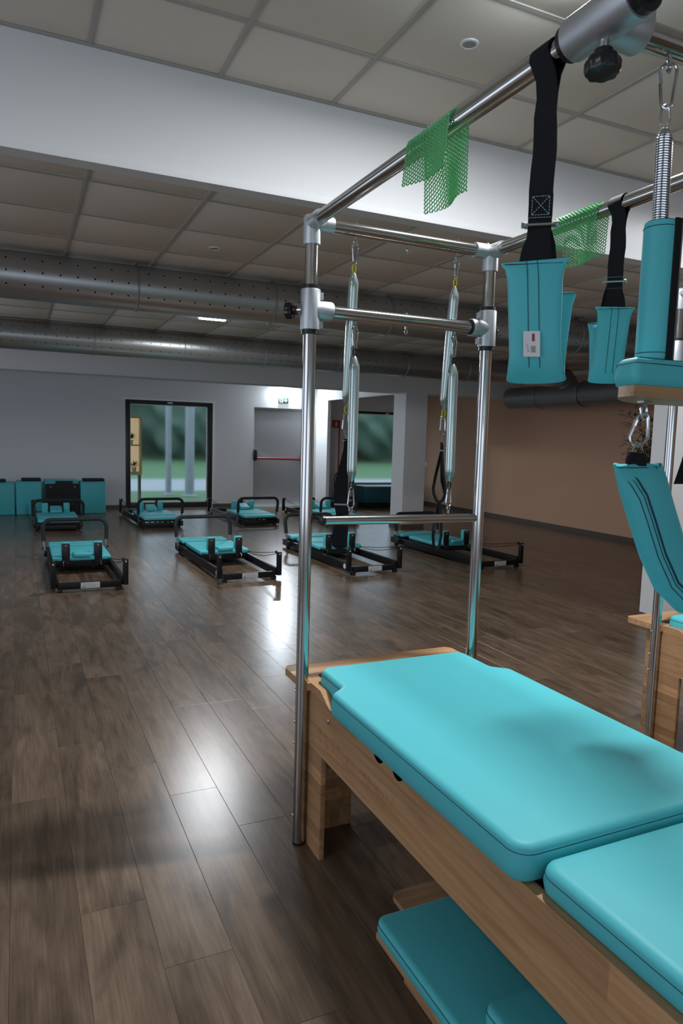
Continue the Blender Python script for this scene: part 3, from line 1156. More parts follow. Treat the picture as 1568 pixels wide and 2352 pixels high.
rb = thing('roll_down_bar', 'thick metal roll-down bar hanging level from two springs in front of the tower', 'exercise bar', (1.32, YP, 1.202))
MB().cyl((.985, YP, 1.204), (1.648, YP, 1.198), .0175, 28).build('tube', 'chrome', rb)
for xx, dx, zz in ((.985, -1, 1.204), (1.648, 1, 1.198)):
    MB().lathe((xx, YP, zz), [(.0183, -.006), (.0183, .004), (.012, .008)], 20, (dx, 0, 0)).build('end_cap', 'black_plastic', rb)
for xx in (1.094, 1.514):
    mb = MB()
    eye(mb, xx, YP, 1.2185, down=False)
    mb.build('eye_bolt', 'steel_wire', rb)

# black foot straps hanging from the upper springs
VW = Vector((.86, -.5, 0)).normalized()          # roughly across the view from the tower
VD = Vector((.5, .86, 0)).normalized()
ys_ = YP + .078
fs = thing('foot_strap', 'wide black padded foot strap hanging below the left upper spring', 'strap', (1.10, ys_, 1.50), 'black foot straps on the tower springs')
mb = MB()
mb.tube([(1.098 + VW.x * a, ys_ + VW.y * a, z) for a, z in ((-.007, 1.490), (0, 1.522), (.007, 1.490), (-.007, 1.490))], .0022, 7)
mb.build('ring', 'steel_wire', fs)
mb = MB()
pts, wd = [], []
for z, w, dx, dd in ((1.478, .007, 0, 0), (1.44, .008, -.001, 0), (1.40, .013, -.004, .002), (1.33, .022, -.012, .006), (1.27, .027, -.014, .010), (1.235, .026, -.011, .012), (1.20, .023, -.006, .012), (1.15, .026, -.008, .012), (1.11, .030, -.014, .010), (1.08, .028, -.013, .006)):
    pts.append(Vector((1.098, ys_, z + .018)) + VW * (dx + .006) - VD * dd)
    wd.append(w)
mb.ribbon(pts, wd, VW, .004)
mb.ribbon([p + VD * (.010 + .030 * math.sin(i / 9 * PI)) for i, p in enumerate(pts)], [w * .92 for w in wd], VW, .004)
mb.tube([pts[-1] - VW * .026 + VD * .006, pts[-1] + VD * .008 - Vector((0, 0, .010)), pts[-1] + VW * .026 + VD * .006], [.006, .011, .006], 10)
mb.build('loop', 'black_webbing', fs)
MB().ribbon([pts[5] - VD * .003 + Vector((0, 0, .003)), pts[5] - VD * .003 - Vector((0, 0, .003))], .026, VW, .003).build('stitch_band', 'label_grey', fs)

xs_ = 1.523
fs = thing('foot_strap', 'thin black double-loop foot strap hanging below the right upper spring', 'strap', (xs_, ys_, 1.52), 'black foot straps on the tower springs')
mb = MB()
mb.tube([(xs_ + VW.x * a, ys_ + VW.y * a, z) for a, z in ((-.006, 1.486), (0, 1.517), (.006, 1.486), (-.006, 1.486))], .0022, 7)
mb.build('ring', 'steel_wire', fs)
mb = MB()


def vpath(l):
    return [Vector((xs_, ys_, z)) + VW * a + VD * b_ for a, b_, z in l]


TW = (VW * .55 + VD * .83).normalized()
mb.ribbon(vpath([(0, 0, 1.492), (0, 0, 1.46), (-.008, 0, 1.42), (-.020, 0, 1.36), (-.027, 0, 1.31), (-.024, 0, 1.285), (-.012, 0, 1.262), (0, 0, 1.252)]), .009, TW, .003)
mb.ribbon(vpath([(0, .004, 1.492), (.002, .004, 1.45), (.003, .004, 1.39), (.006, .006, 1.34), (.016, .006, 1.305), (.020, .004, 1.285), (.012, 0, 1.264), (0, 0, 1.252)]), .009, TW, .003)
mb.ribbon(vpath([(.003, .008, 1.44), (.010, .010, 1.37), (.020, .010, 1.32), (.022, .006, 1.29)]), .008, TW, .003)
mb.ribbon(vpath([(0, 0, 1.254), (-.008, 0, 1.215), (-.014, 0, 1.17), (-.020, 0, 1.12), (-.016, 0, 1.075), (-.006, 0, 1.06), (.006, .006, 1.075), (.013, .01, 1.12), (.010, .008, 1.18), (.003, .004, 1.22), (0, 0, 1.252)]), .009, TW, .003)
mb.build('loop', 'black_webbing', fs)
MB().obox(Vector((xs_, ys_, 1.155)) + VW * -.019, VW, VD, (0, 0, 1), .010, .006, .015).build('buckle', 'black_plastic', fs)
MB().ribbon(vpath([(0, -.004, 1.463), (0, -.004, 1.457)]), .010, TW, .006).build('stitch_band', 'label_grey', fs)


# ------------------------------------------------------------------ padded slings
def sleeve_rings(path, wdirs, hw, ht, n=28):
    path = [Vector(p) for p in path]
    m = len(path)
    rings = []
    for i in range(m):
        t = (path[min(i + 1, m - 1)] - path[max(i - 1, 0)]).normalized()
        w = Vector(wdirs[i] if isinstance(wdirs, list) else wdirs)
        w = (w - t * w.dot(t)).normalized()
        nn = t.cross(w)
        ring = []
        for k in range(n):
            a = 2 * PI * k / n
            ca, sa = math.cos(a), math.sin(a)
            e = .75
            ring.append(path[i] + w * hw[i] * math.copysign(abs(ca) ** e, ca) + nn * ht[i] * math.copysign(abs(sa) ** e, sa))
        rings.append(ring)
    return rings


def rail_sling(x, y, label, flip, zs, seam_off, tagged, strap_w=.022):
    """webbing loop over the rail with a folded padded cuff: zs = rail, buckle, cuff top, cuff bottom."""
    zr, zk, zt, zb = zs
    W = Vector((.772, -.636, 0)) if not flip else Vector((.71, -.70, 0)).normalized()
    D = Vector((W.y * -1, W.x, 0))                # away from the camera
    t = thing('padded_sling', label, 'sling', (x, y, zr), 'padded slings hanging on the rails')
    r = RT + .002
    Yd = Vector((0, -1, 0))
    c0 = Vector((x, y, zr - .024))
    st = MB()
    pts, wd, hw = [], [], []
    for q in range(9):                            # over the rail
        a = PI * q / 8
        pts.append(Vector((x - r * math.cos(a), y, ZT + r * math.sin(a))))
        wd.append(Yd)
        hw.append(strap_w * 1.18)
    n = 9
    wav = [0, .002, .001, -.001, .001, .002, .0, -.001, 0, 0]
    def drop(sg, k):
        f = k / n
        q = max(0.0, 1 - k / 1.6) ** 1.3
        base_ = Vector((x, y, ZT + (zk - ZT) * f)) + D * (sg * (.003 + .006 * max(0, .5 - f))) + W * wav[k]
        return base_.lerp(Vector((x + sg * r, y, ZT + (zk - ZT) * f)), q)
    left = [drop(-1, k) for k in range(1, n + 1)]
    right = [drop(1, k) for k in range(1, n + 1)]
    tw = [(Yd * (1 - k / n) + W * (k / n)).normalized() for k in range(1, n + 1)]
    allp = left[::-1] + pts + right
    allw = tw[::-1] + wd + tw
    allh = [strap_w * (1 + .12 * (1 - k / n)) for k in range(1, n + 1)][::-1] + hw + [strap_w * (1 + .12 * (1 - k / n)) for k in range(1, n + 1)]
    st.ribbon(allp, allh, allw, .003)
    # two tails spreading into the cuff
    kf, kb = Vector((x, y, zk)) - D * .003, Vector((x, y, zk)) + D * .003
    fdir = 1 if not flip else -1
    ft, bt = Vector((x, y, zt)) - D * .018 - W * .005 * fdir, Vector((x, y, zt)) + D * .030 + W * .024 * fdir
    st.ribbon([kf, kf + (ft - kf) * .35, kf + (ft - kf) * .7, ft - Vector((0, 0, .03))], [strap_w, strap_w * .95, strap_w * 1.25, strap_w * 1.5], W, .003)
    st.ribbon([kb, kb + (bt - kb) * .5, bt - Vector((0, 0, .05))], [strap_w * .9] * 3, W, .003)
    st.build('strap', 'black_webbing', t)
    # stitched box and thread lines
    th = MB()
    zz0, zz1 = zk + .018, zk + .052
    base = Vector((x, y, 0)) - D * .010
    A = [base + W * sx * strap_w * .72 + Vector((0, 0, z)) for sx, z in ((-1, zz0), (1, zz0), (1, zz1), (-1, zz1))]
    lines = [(A[0], A[1]), (A[1], A[2]), (A[2], A[3]), (A[3], A[0]), (A[0], A[2]), (A[1], A[3])] if not flip else []
    lines += [(base + W * -strap_w * .95 + Vector((0, 0, zk + .013)), base + W * strap_w * .95 + Vector((0, 0, zk + .013)))]
    lines += [(base + D * .002 + W * -strap_w * .95 + Vector((0, 0, zk - .020)), base + D * .002 + W * strap_w * .95 + Vector((0, 0, zk - .020)))]
    for a, b_ in lines:
        k = max(3, int((b_ - a).length / .005))
        for q in range(k):
            th.tube([a + (b_ - a) * ((q + .1) / k), a + (b_ - a) * ((q + .75) / k)], .0006, 5)
    th.build('stitching', 'mint_thread', t)['kind'] = 'stuff'
    if not flip:
        MB().ribbon([base + D * .0025 + Vector((0, 0, zz0 - .004)), base + D * .0025 + Vector((0, 0, zz1 + .004))], strap_w * 1.02, W, .004).build('strap_end', 'black_webbing', t)
    bk = MB()
    bk.tube([Vector((x, y, zk)) - D * .009 - W * (strap_w + .008), Vector((x, y, zk)) - D * .009 + W * (strap_w + .008)], .0032, 10)
    for s in (-1, 1):
        bk.lathe(Vector((x, y, zk)) - D * .009 + W * s * (strap_w + .008), [(.0052, -.004), (.006, 0), (.0052, .004)], 10, W * s)
    bk.tube([Vector((x, y, zk)) + D * .009 - W * (strap_w + .006), Vector((x, y, zk)) + D * .009 + W * (strap_w + .006)], .0026, 8)
    bk.build('buckle', 'steel_wire', t)
    # cuff: two padded halves folded at the bottom
    half = .0525 if not flip else .0475
    f0, f1 = ft.copy(), Vector((x, y, zb + .012)) - D * .016 + W * .006 * fdir
    b0, b1 = bt - Vector((0, 0, .048 if not flip else .035)), Vector((x, y, zb + .012)) + D * .020 + W * .012 * fdir
    path, hw_, ht_ = [], [], []
    for k, s in enumerate((0, .03, .06, .16, .35, .6, .85, .97)):
        path.append(f0 + (f1 - f0) * s)
        hw_.append(half * (1.20, 1.18, 1.06, .98, .96, .93, .92, .98)[k])
        ht_.append((.003, .004, .009, .016, .017, .016, .013, .010)[k])
    low = (f1 + b1) / 2 - Vector((0, 0, .013))
    path.append(low)
    hw_.append(half * 1.10)
    ht_.append(.009)
    for k, s in enumerate((.97, .85, .6, .35, .16, .06, .03, 0)):
        path.append(b0 + (b1 - b0) * s)
        hw_.append(half * (.98, .94, .92, .92, .92, .98, 1.0, 1.0)[k])
        ht_.append((.010, .013, .016, .017, .016, .009, .004, .003)[k])
    cuff = MB().loft(sleeve_rings(path, W, hw_, ht_)).build('cuff', 'turquoise_vinyl', t, 60)
    sm = MB()
    for off in seam_off:
        sm.tube([path[k] + W * (off + .006 * k / 8) - D * (ht_[k] + .0004) for k in range(0, 8)], .0007, 6)
    sm.tube([path[1] + W * half * 1.16 * s_ - D * (.0045 if abs(s_) < 1 else 0) for s_ in (-1, -.8, 0, .8, 1)], .0009, 6)
    sm.tube([path[-2] + W * half * s_ - D * (.0045 if abs(s_) < 1 else 0) for s_ in (-1, -.8, 0, .8, 1)], .0009, 6)
    sm.build('seam', 'dark_thread', cuff)
    if tagged:
        c = f0 + (f1 - f0) * .76 + W * -.006 - D * .0190
        dn = (f1 - f0).normalized()
        lb = MB().obox(c, W, D, dn, .0155, .0006, .024).build('care_label', 'white_label', cuff)
        return t, c, W, D, dn, cuff
    return t


t, c, W, D, dn, cuff = rail_sling(XL, 1.116, 'black strap over the left rail carrying a folded turquoise cuff with white care label', False, (ZT, 1.915, 1.846, 1.626), (-.016, .004), True)
MB().obox(c - D * .001 + W * .003 - dn * .012, W, D, dn, .0022, .0006, .007).build('label_mark', 'label_red', cuff)
mb = MB()
mb.obox(c - D * .001 + W * .003 + dn * .010, W, D, dn, .0040, .0006, .006)
for q in range(4):
    mb.obox(c - D * .001 + W * (-.009 + .001 * q) + dn * (.002 + .004 * q), W, D, dn, .0016, .0005, .0008)
mb.build('label_print', 'label_grey', cuff)
rail_sling(XR, 1.648, 'black strap over the right rail carrying a smaller folded turquoise cuff', True, (ZT, 1.992, 1.915, 1.698), (-.010, .010), False)


# ------------------------------------------------------------------ green open-weave grip cloths on the rails
def grip_cloth(x, y0, y1, front, back, label, seed, curl):
    """folded over the rail: lattice of real strands. front/back: hanging lengths on the -X / +X side."""
    rnd = random.Random(seed)
    R = RT + .004
    arc = PI * R
    total = front + arc + back
    du, dv = .0072, .0048
    nu, nv = int((y1 - y0) / du), int(total / dv)
    tops = []

    def pos(u, v):
        yy = y0 + (y1 - y0) * u
        s = total * v
        if s < front:
            h = front - s
            wob = .010 * math.sin(u * 5 + seed) * h / front
            return Vector((x - R - .35 * curl[0] * h * (.4 + u) - wob, yy + curl[1] * h * .5, ZT - h * (1 - .12 * u) + .0))
        if s < front + arc:
            a = PI * (s - front) / arc
            return Vector((x - R * math.cos(a), yy, ZT + R * math.sin(a)))
        h = s - front - arc
        wob = .014 * math.sin(u * 6 + seed * 2) * h / back
        return Vector((x + R + wob - .2 * curl[2] * h, yy - curl[3] * h * .35, ZT - h))
    P = [[pos(i / nu, j / nv) for i in range(nu + 1)] for j in range(nv + 1)]
    mb = MB()
    strands = []
    # zig-zag strands running along the hang: neighbours touch to form a diamond mesh
    for i in range(nu):
        pts = []
        for j in range(nv + 1):
            a, b_ = P[j][i], P[j][i + 1]
            s = .5 + (.30 if (j + i) % 2 else -.30)
            pts.append(a + (b_ - a) * s)
        mb.tube(pts, .0021, 4, cap=False)
    o = mb.build('grip_cloth', 'green_rubber', origin=(x, (y0 + y1) / 2, ZT + R))
    return tag(o, label, 'cloth', 'green grip cloths')


grip_cloth(XL, 1.410, 1.605, .105, .150, 'green open-weave grip cloth folded over the left rail', 2, (.06, .0, -.3, .1))
grip_cloth(XR, 1.715, 1.915, .100, .130, 'green open-weave grip cloth folded over the right rail, behind the hanging strap', 5, (.05, .0, -.2, -.1))

# ------------------------------------------------------------------ trapeze: springs, board, sling
ZB0, ZB1 = 1.585, 1.604
for k, xx in enumerate(XT):
    sp = thing('coil_spring', ('steel coil spring with turquoise padded cover, hooked left on the sliding crossbar', 'steel coil spring with turquoise padded cover, right end of the trapeze beyond the frame')[k], 'spring', (xx, YS, ZT - .05), 'trapeze springs')
    mb = MB()
    low = carabiner(mb, (xx, YS, ZT - RT - .012), .078, .030, -.5, .0030, flip=True)
    mb.build('carabiner', 'steel_wire', sp)
    z1 = ZT - RT - .088
    MB().tube([(xx + .008 * math.sin(q / 14 * 2 * PI) * .77, YS - .008 * math.sin(q / 14 * 2 * PI) * .64, z1 - .016 + .020 * math.cos(q / 14 * 2 * PI)) for q in range(14)], .0021, 7, closed=True).build('loop', 'steel_wire', sp)
    z2, z3 = z1 - .034, 1.87
    pts = []
    pitch, turns = .0044, int((z2 - z3) / .0044)
    for q in range(turns * 14 + 1):
        a = 2 * PI * q / 14
        zz = z2 - pitch * q / 14
        rr = .0128 * min(1, .35 + (z2 - zz) / .030)
        pts.append((xx + rr * math.cos(a) + (z1 - zz) * .03, YS + rr * math.sin(a), zz))
    MB().tube(pts, .0021, 6).build('coil', 'steel_wire', sp)
    MB().lathe((xx + .009, YS, z3), [(.0100, 0), (.0100, z2 - z3 - .02), (.004, z2 - z3)], 16, (-.03, 0, 1)).build('core', 'black_plastic', sp)
    cv = MB()
    zc0, zc1 = 1.656, 1.908
    xc_ = xx + .011
    cv.lathe((xc_, YS, zc0), [(.024, 0), (.029, .002), (.0305, .010), (.0305, zc1 - zc0 - .008), (.0295, zc1 - zc0), (.019, zc1 - zc0 - .004)], 36)
    co = cv.build('cover', 'turquoise_vinyl', sp, 50)
    for zz in (zc0 + .016, zc1 - .010):
        MB().tube([(xc_ + .0307 * math.cos(q / 32 * 2 * PI), YS + .0307 * math.sin(q / 32 * 2 * PI), zz) for q in range(32)], .0008, 6, closed=True).build('seam', 'dark_thread', co)
    # black hook-and-loop closing strip on the right side of the cover
    a0 = math.radians(-92)
    rg = []
    for zz in (zc0 - .006, zc1 + .003):
        rg.append([Vector((xc_ + q * math.cos(a), YS + q * math.sin(a), zz)) for q, a in ((.0300, a0), (.0330, a0 + .04), (.0370, a0 + .4), (.0375, a0 + .9), (.0300, a0 + 1.1))])
    MB().loft(rg).build('closure_strip', 'black_webbing', co)
    MB().lathe((xc_, YS, zc1 - .006), [(.027, 0), (.027, .008), (.016, .009)], 28).build('liner', 'black_webbing', co)

tb = thing('trapeze_board', 'turquoise padded wooden trapeze board hanging from the covered spring', 'board', (XC, YS, ZB0))
bh = [(XC - .957, .893), (XC - .970, .940), (XC - 1.010, .980), (XC - 1.065, 1.022), (XC - 1.14, 1.055)]
poly = [(XC - a, b_) for a, b_ in bh[:1]] + [(XC + a, b_) for a, b_ in bh] + [(XC - a, b_) for a, b_ in bh[:0:-1]]
MB().prism(poly, lambda a, b, d: (a, b, d), ZB0, ZB1).build('wood_base', 'beech_x', tb)
pp = rounded([(x, y, .010) for x, y in inset(poly, -.005)], 4)
pd = MB().loft(pad_rings(pp, ZB1 + .0005, 1.652, .014, .005, .003)).build('pad', 'turquoise_vinyl', tb, 40)
MB().tube(seam_loop(pp, 1.641, .0003), .0007, 6, closed=True).build('seam', 'dark_thread', pd)
for xx in XT:
    mb = MB()
    mb.box(xx - .010, xx + .010, YS - .008, YS + .008, ZB0 - .004, ZB0)
    mb.tube([(xx + .0075 * math.sin(q / 14 * 2 * PI), YS, ZB0 - .020 + .015 * math.cos(q / 14 * 2 * PI)) for q in range(14)], .0026, 7, closed=True)
    mb.build('eye_plate', 'steel_wire', tb)

sl = thing('hanging_sling', 'long turquoise padded sling drooping below the trapeze board from a snap hook', 'sling', (XC, YS, 1.56))
for k, xx in enumerate(XT):
    s = 1 if k == 0 else -1
    mb = MB()
    carabiner(mb, (xx, YS, ZB0 - .024), .060, .034, -.45, .0034, tilt=-.008 * s)
    mb.build('carabiner', 'steel_wire', sl)
    xr = xx - .008 * s
    zt_ = ZB0 - .024 - .057
    mb = MB()
    mb.tube([(xr - .0165, YS + .003, zt_ - .0235), (xr - .004, YS, zt_ + .003), (xr + .002, YS, zt_ + .003), (xr + .0145, YS - .003, zt_ - .0235), (xr - .0165, YS + .003, zt_ - .0235)], .0022, 8)
    mb.build('triangle_ring', 'steel_wire', sl)
    mb = MB()
    mb.ribbon([(xr - .001 * s, YS, zt_ - .017), (xr - .002 * s, YS, zt_ - .028), (xr - .002 * s, YS + .001, zt_ - .0415)], [.0165, .020, .0205], (1, -.18, 0), .0085)
    mb.build('strap', 'black_webbing', sl)
zt0 = 1.464
cpts = [(1.068, zt0), (1.0692, zt0 - .005), (1.0755, zt0 - .020), (1.0895, 1.418), (1.110, 1.376), (1.147, 1.305), (1.185, 1.250), (1.235, 1.212), (XC, 1.202)]
cpts = cpts + [(2 * XC - x, z) for x, z in cpts[-2::-1]]
hwv = [.063, .0625, .0555, .0525, .051, .051, .051, .051, .051]
htv = [.0025, .004, .016, .025, .027, .027, .027, .027, .027]
hwv, htv = hwv + hwv[-2::-1], htv + htv[-2::-1]
path = [Vector((x, YS, z)) for x, z in cpts]
wds = []
for i in range(len(path)):
    tt = (path[min(i + 1, len(path) - 1)] - path[max(i - 1, 0)]).normalized()
    wds.append(Vector((0, 1, 0)).cross(tt).normalized())
# orient every ring the same way round
for i in range(1, len(wds)):
    if wds[i].dot(wds[i - 1]) < 0:
        wds[i] = -wds[i]
rings = sleeve_rings(path, wds, hwv, htv)
for q in (0, 1):                                   # hems stay level
    for e_ in (q, len(rings) - 1 - q):
        rings[e_] = [Vector((path[e_].x + (p - path[e_]).dot(wds[e_]) * (1 if wds[e_].x > 0 else -1), p.y, path[e_].z + .0035 * math.sin(k_ * .7))) for k_, p in enumerate(rings[e_])]
slv = MB().loft(rings).build('sleeve', 'turquoise_vinyl', sl, 60)
for ph_, rr in ((math.radians(130), .0009), (math.radians(116), .0009), (math.radians(107), .0030)):  # thickest tube paints the dark crease of the fold, thinner two are stitching
    sm = MB()
    ca, sa = math.cos(ph_), math.sin(ph_)
    line = []
    for i in range(1, len(path) - 1):
        w = wds[i] if wds[i].x > 0 or i > len(path) // 2 else -wds[i]
        line.append(path[i] + w * hwv[i] * math.copysign(abs(ca) ** .75, ca) - Vector((0, (htv[i] + (.0004 if rr < .002 else -.0018)) * sa ** .75, 0)))
    sm.tube(line, rr, 6)
    sm.build('seam', 'dark_thread', slv)
MB().tube([Vector((path[1].x + .061 * t_, YS - .0062 * (1 - abs(t_) ** 4), path[1].z)) for t_ in (-1, -.7, -.3, 0, .3, .7, 1)], .0009, 6).build('hem_stitch', 'dark_thread', slv)

# black strap end hanging on the second table's tower
M2x, M2y = 1.945, .145
xs2, ys2 = 3.075, YP + M2y
bs = thing('hanging_strap', 'wide black strap hanging at the right edge from the farther tower', 'strap', (xs2, ys2, ZT))
mb = MB()
rr2 = RT + .002
pts = [Vector((xs2, ys2 - rr2 * math.cos(a), ZT + rr2 * math.sin(a))) for a in [PI * q / 8 for q in range(9)]]
lp = [Vector((xs2, ys2 - rr2 - .004 * k, ZT - .113 * k)) for k in range(1, 9)]
rp = [Vector((xs2, ys2 + rr2 + .004 * k, ZT - .113 * k)) for k in range(1, 9)]
wv = [.024, .024, .024, .024, .026, .032, .060, .098]
mb.ribbon(lp[::-1] + pts + rp, wv[::-1] + [.024] * len(pts) + wv, Vector((1, 0, 0)), .003)
mb.build('loop', 'black_webbing', bs)

# ------------------------------------------------------------------ low padded steps stored under the near table
st = thing('padded_step', 'low turquoise padded step on a wooden base, half under the near table', 'step', (1.2, 1.0, 0))
ZS = .168
poly = rounded([(.885, .32, .03), (1.46, .32, .03), (1.46, 1.615, .03), (.885, 1.615, .03)])
pd = MB().loft(pad_rings(poly, ZS - .046, ZS, .012, .004, .002)).build('pad', 'turquoise_vinyl', st, 40)
MB().tube(seam_loop(poly, ZS - .014, .0006), .0011, 6, closed=True).build('seam', 'dark_thread', pd)
MB().box(.888, 1.457, .323, 1.612, ZS - .068, ZS - .0465, .004).build('wood_base', 'beech_y', st)
MB().prism(rounded([(1.025, 1.40, .0), (1.42, 1.40, .0), (1.42, 1.775, .025), (1.025, 1.775, .025)]), lambda a, b, d: (a, b, d), ZS - .086, ZS - .069).build('end_board', 'beech_x', st)
for xx in (.96, 1.44):
    MB().box(xx - .014, xx + .014, .36, 1.545, 0, ZS - .0685).build('runner', 'beech_y', st)
poly = rounded([(.945, .34, .025), (1.44, .34, .025), (1.44, 1.195, .025), (.945, 1.195, .025)])
s2 = thing('padded_cushion', 'short turquoise padded board lying on the low padded step', 'cushion', (1.2, .77, ZS))
pd = MB().loft(pad_rings(poly, ZS + .002, ZS + .052, .012, .004, .002)).build('pad', 'turquoise_vinyl', s2, 40)
MB().tube(seam_loop(poly, ZS + .038, .0006), .0011, 6, closed=True).build('seam', 'dark_thread', pd)


# ------------------------------------------------------------------ folding reformers (eight), local: y = 0 at the rope posts, footbar at y = 2
def reformer(cy, raised):
    """cy: start of the carriage. Built round the origin; returns the root."""
    root = thing('reformer', '', 'reformer', (0, 0, 0), 'low black reformers in two rows')
    for s in (-1, 1):
        r = MB().box(s * .298 - .020, s * .298 + .020, .025, 2.03, .036, .118, .003).build('side_rail', 'black_frame', root)
        if s:
            MB().lathe((s * .318, .11, .078), [(.030, 0), (.030, .0025)], 20, (s, 0, 0)).build('round_sticker', 'white_label', r)
            for zz in (.055, .10):
                MB().lathe((s * .318, .05, zz), [(.007, 0), (.007, .004)], 10, (s, 0, 0)).build('bolt', 'steel_wire', r)
        u = MB().box(s * .322 - .024, s * .322 + .024, -.022, .022, .040, .288, .005).build('rope_post', 'black_frame', root)
        MB().lathe((s * .322, -.022, .268), [(.008, 0), (.008, .003)], 12, (0, -1, 0)).build('bolt', 'white_plastic', u)
        MB().lathe((s * .300, .030, .283), [(.018, -.008), (.012, -.003), (.012, .003), (.018, .008)], 16, (1, 0, 0)).build('pulley', 'black_plastic', u)
        for yy in (.005, 1.945):
            MB().box(s * .265 - .024, s * .265 + .024, yy - .022, yy + .026, 0, .037, .004).build('foot', 'black_plastic', root)
        ends = (cy + .06, .150)
        rp = MB()
        for dz in (0, .018):
            pts = []
            for q in range(9):
                f = q / 8
                pts.append((s * (.300 - .035 * f), .035 + (ends[0] - .035) * f, .283 - dz + (ends[1] - .283 + dz) * f - (.035 if dz else .012) * math.sin(f * PI)))
            rp.tube(pts, .0035, 6)
        rp.build('rope', 'black_webbing', root)
        # shoulder block: black plate towards the posts, padded on the other sides
        b = MB().box(s * .16 - .046, s * .16 + .046, cy + .012, cy + .072, .165, .335, .012).build('shoulder_block', 'turquoise_vinyl', root, 40)
        pl = MB().box(s * .16 - .040, s * .16 + .040, cy - .003, cy + .013, .10, .322, .004).build('block_plate', 'black_plastic', b)
        MB().lathe((s * .16, cy - .003, .300), [(.006, 0), (.006, .003)], 10, (0, -1, 0)).build('bolt', 'white_plastic', b)
        MB().tube([(s * .18, cy + .0, .14), (s * .19, cy - .03, .12), (s * .185, cy - .02, .095)], .006, 8).build('rope_hook', 'steel_wire', root)
    e = MB().box(-.278, .278, -.018, .018, .026, .088, .003).build('end_bar', 'black_frame', root)
    pl = MB().box(-.085, .085, -.0215, -.018, .030, .085, .001).build('label_plate', 'white_label', e)
    mk = MB()
    for q in range(4):
        mk.box(-.07, .07 - .03 * (q % 2), -.0225, -.0215, .040 + q * .011, .043 + q * .011)
    mk.box(-.075, -.045, -.0225, -.0215, .036, .05)
    mk.build('small_print', 'label_grey', e)
    MB().box(-.278, .278, 1.94, 1.975, .026, .088, .003).build('end_bar', 'black_frame', root)
    MB().box(-.276, .276, cy + .03, cy + .70, .070, .139, .004).build('carriage', 'black_frame', root)
    # carriage pad, headrest, fixed platform pads
    poly = rounded([(-.288, cy, .02), (.288, cy, .02), (.288, cy + .72, .02), (-.288, cy + .72, .02)], 4)
    MB().loft(pad_rings(poly, .140, .183, .010, .004, .002)).build('carriage_pad', 'turquoise_vinyl', root, 40)
    hp = MB().loft(pad_rings(rounded([(-.088, cy + .0, .03), (.088, cy + .0, .03), (.088, cy + .20, .03), (-.088, cy + .20, .03)], 4), .190, .232, .012, .004, .002))
    hp.v = [(x, y, z + (cy + .2 - y) * .28) if raised else (x, y - .03, z - .012) for x, y, z in hp.v]
    hp.build('headrest', 'turquoise_vinyl', root, 40)
    if raised:
        MB().box(-.03, .03, cy + .01, cy + .12, .183, .225).build('headrest_prop', 'black_plastic', root)
    for y0, y1 in ((1.765, 1.885), (1.895, 2.02)):
        poly = rounded([(-.288, y0, .015), (.288, y0, .015), (.288, y1, .015), (-.288, y1, .015)], 4)
        MB().loft(pad_rings(poly, .140, .178, .010, .004, .002)).build('platform_pad', 'turquoise_vinyl', root, 40)
    MB().box(-.275, .275, 1.77, 2.015, .110, .1395, .003).build('platform', 'black_frame', root)
    sprs = MB()
    for q in (-.16, -.08, 0, .08, .16):
        sprs.tube([(q, cy + .68, .098), (q, 1.945, .060)], .011, 8)
    sprs.build('spring_set', 'black_plastic', root)
    # footbar: grey lower struts, black foam from the knee up
    y0, y1, zt = 1.80, 1.88, .455
    fb = MB()
    for s in (-1, 1):
        fb.tube([(s * .335, y0, .085), (s * .345, y0 + .035, .24)], .0125, 12)
    fbo = fb.build('footbar', 'galv_pole', root)
    pts = []
    for s in (-1, 1):
        leg = [(s * .344, y0 + .033, .215), (s * .350, y0 + .060, .345)]
        arc = [(s * (.262 + .088 * math.cos(q / 6 * PI / 2)), y0 + .060 + .03 * q / 6, .365 + (zt - .365) * math.sin(q / 6 * PI / 2)) for q in range(7)]
        pts += (leg + arc) if s == -1 else (leg + arc)[::-1]
    MB().tube(pts, .0235, 12).build('foam_grip', 'black_foam', fbo, 60)
    for s in (-1, 1):
        MB().box(s * .332 - .014, s * .332 + .014, y0 - .05, y0 + .05, .045, .115, .004).build('footbar_bracket', 'black_plastic', fbo)
        MB().lathe((s * .347, y0 - .02, .14), [(.013, 0), (.013, .018), (.008, .022)], 14, (s, 0, 0)).build('footbar_knob', 'black_plastic', fbo)
    return root


front = reformer(.88, False)
back = reformer(1.0, True)
rows = [(front, [(.595, 6.87, 0), (2.153, 6.87, 0.02), (3.60, 6.86, 0.02), (5.21, 6.72, 0.03)],
         ['low black reformer with turquoise pads, front row, leftmost, nearest the left edge',
          'low black reformer with turquoise pads, second from left in the front row',
          'low black reformer in the front row, seen behind the left tower pole',
          'low black reformer at the right end of the front row, by the right tower pole']),
        (back, [(.534, 13.10, PI), (1.99, 13.12, PI + .03), (3.60, 13.10, PI + .03), (5.05, 12.95, PI + .02)],
         ['low black reformer in the back row before the padded boxes by the wall',
          'low black reformer in the back row in front of the glazed window',
          'low black reformer in the back row in front of the exit door',
          'low black reformer in the back row, partly hidden behind the left tower pole'])]
for proto, spots, labels in rows:
    for i, ((x, y, a), lab) in enumerate(zip(spots, labels)):
        o = proto if i == 0 else copy_tree(proto)
        o.location = (x, y, 0)
        o.rotation_euler = (0, 0, a)
        o['label'] = lab

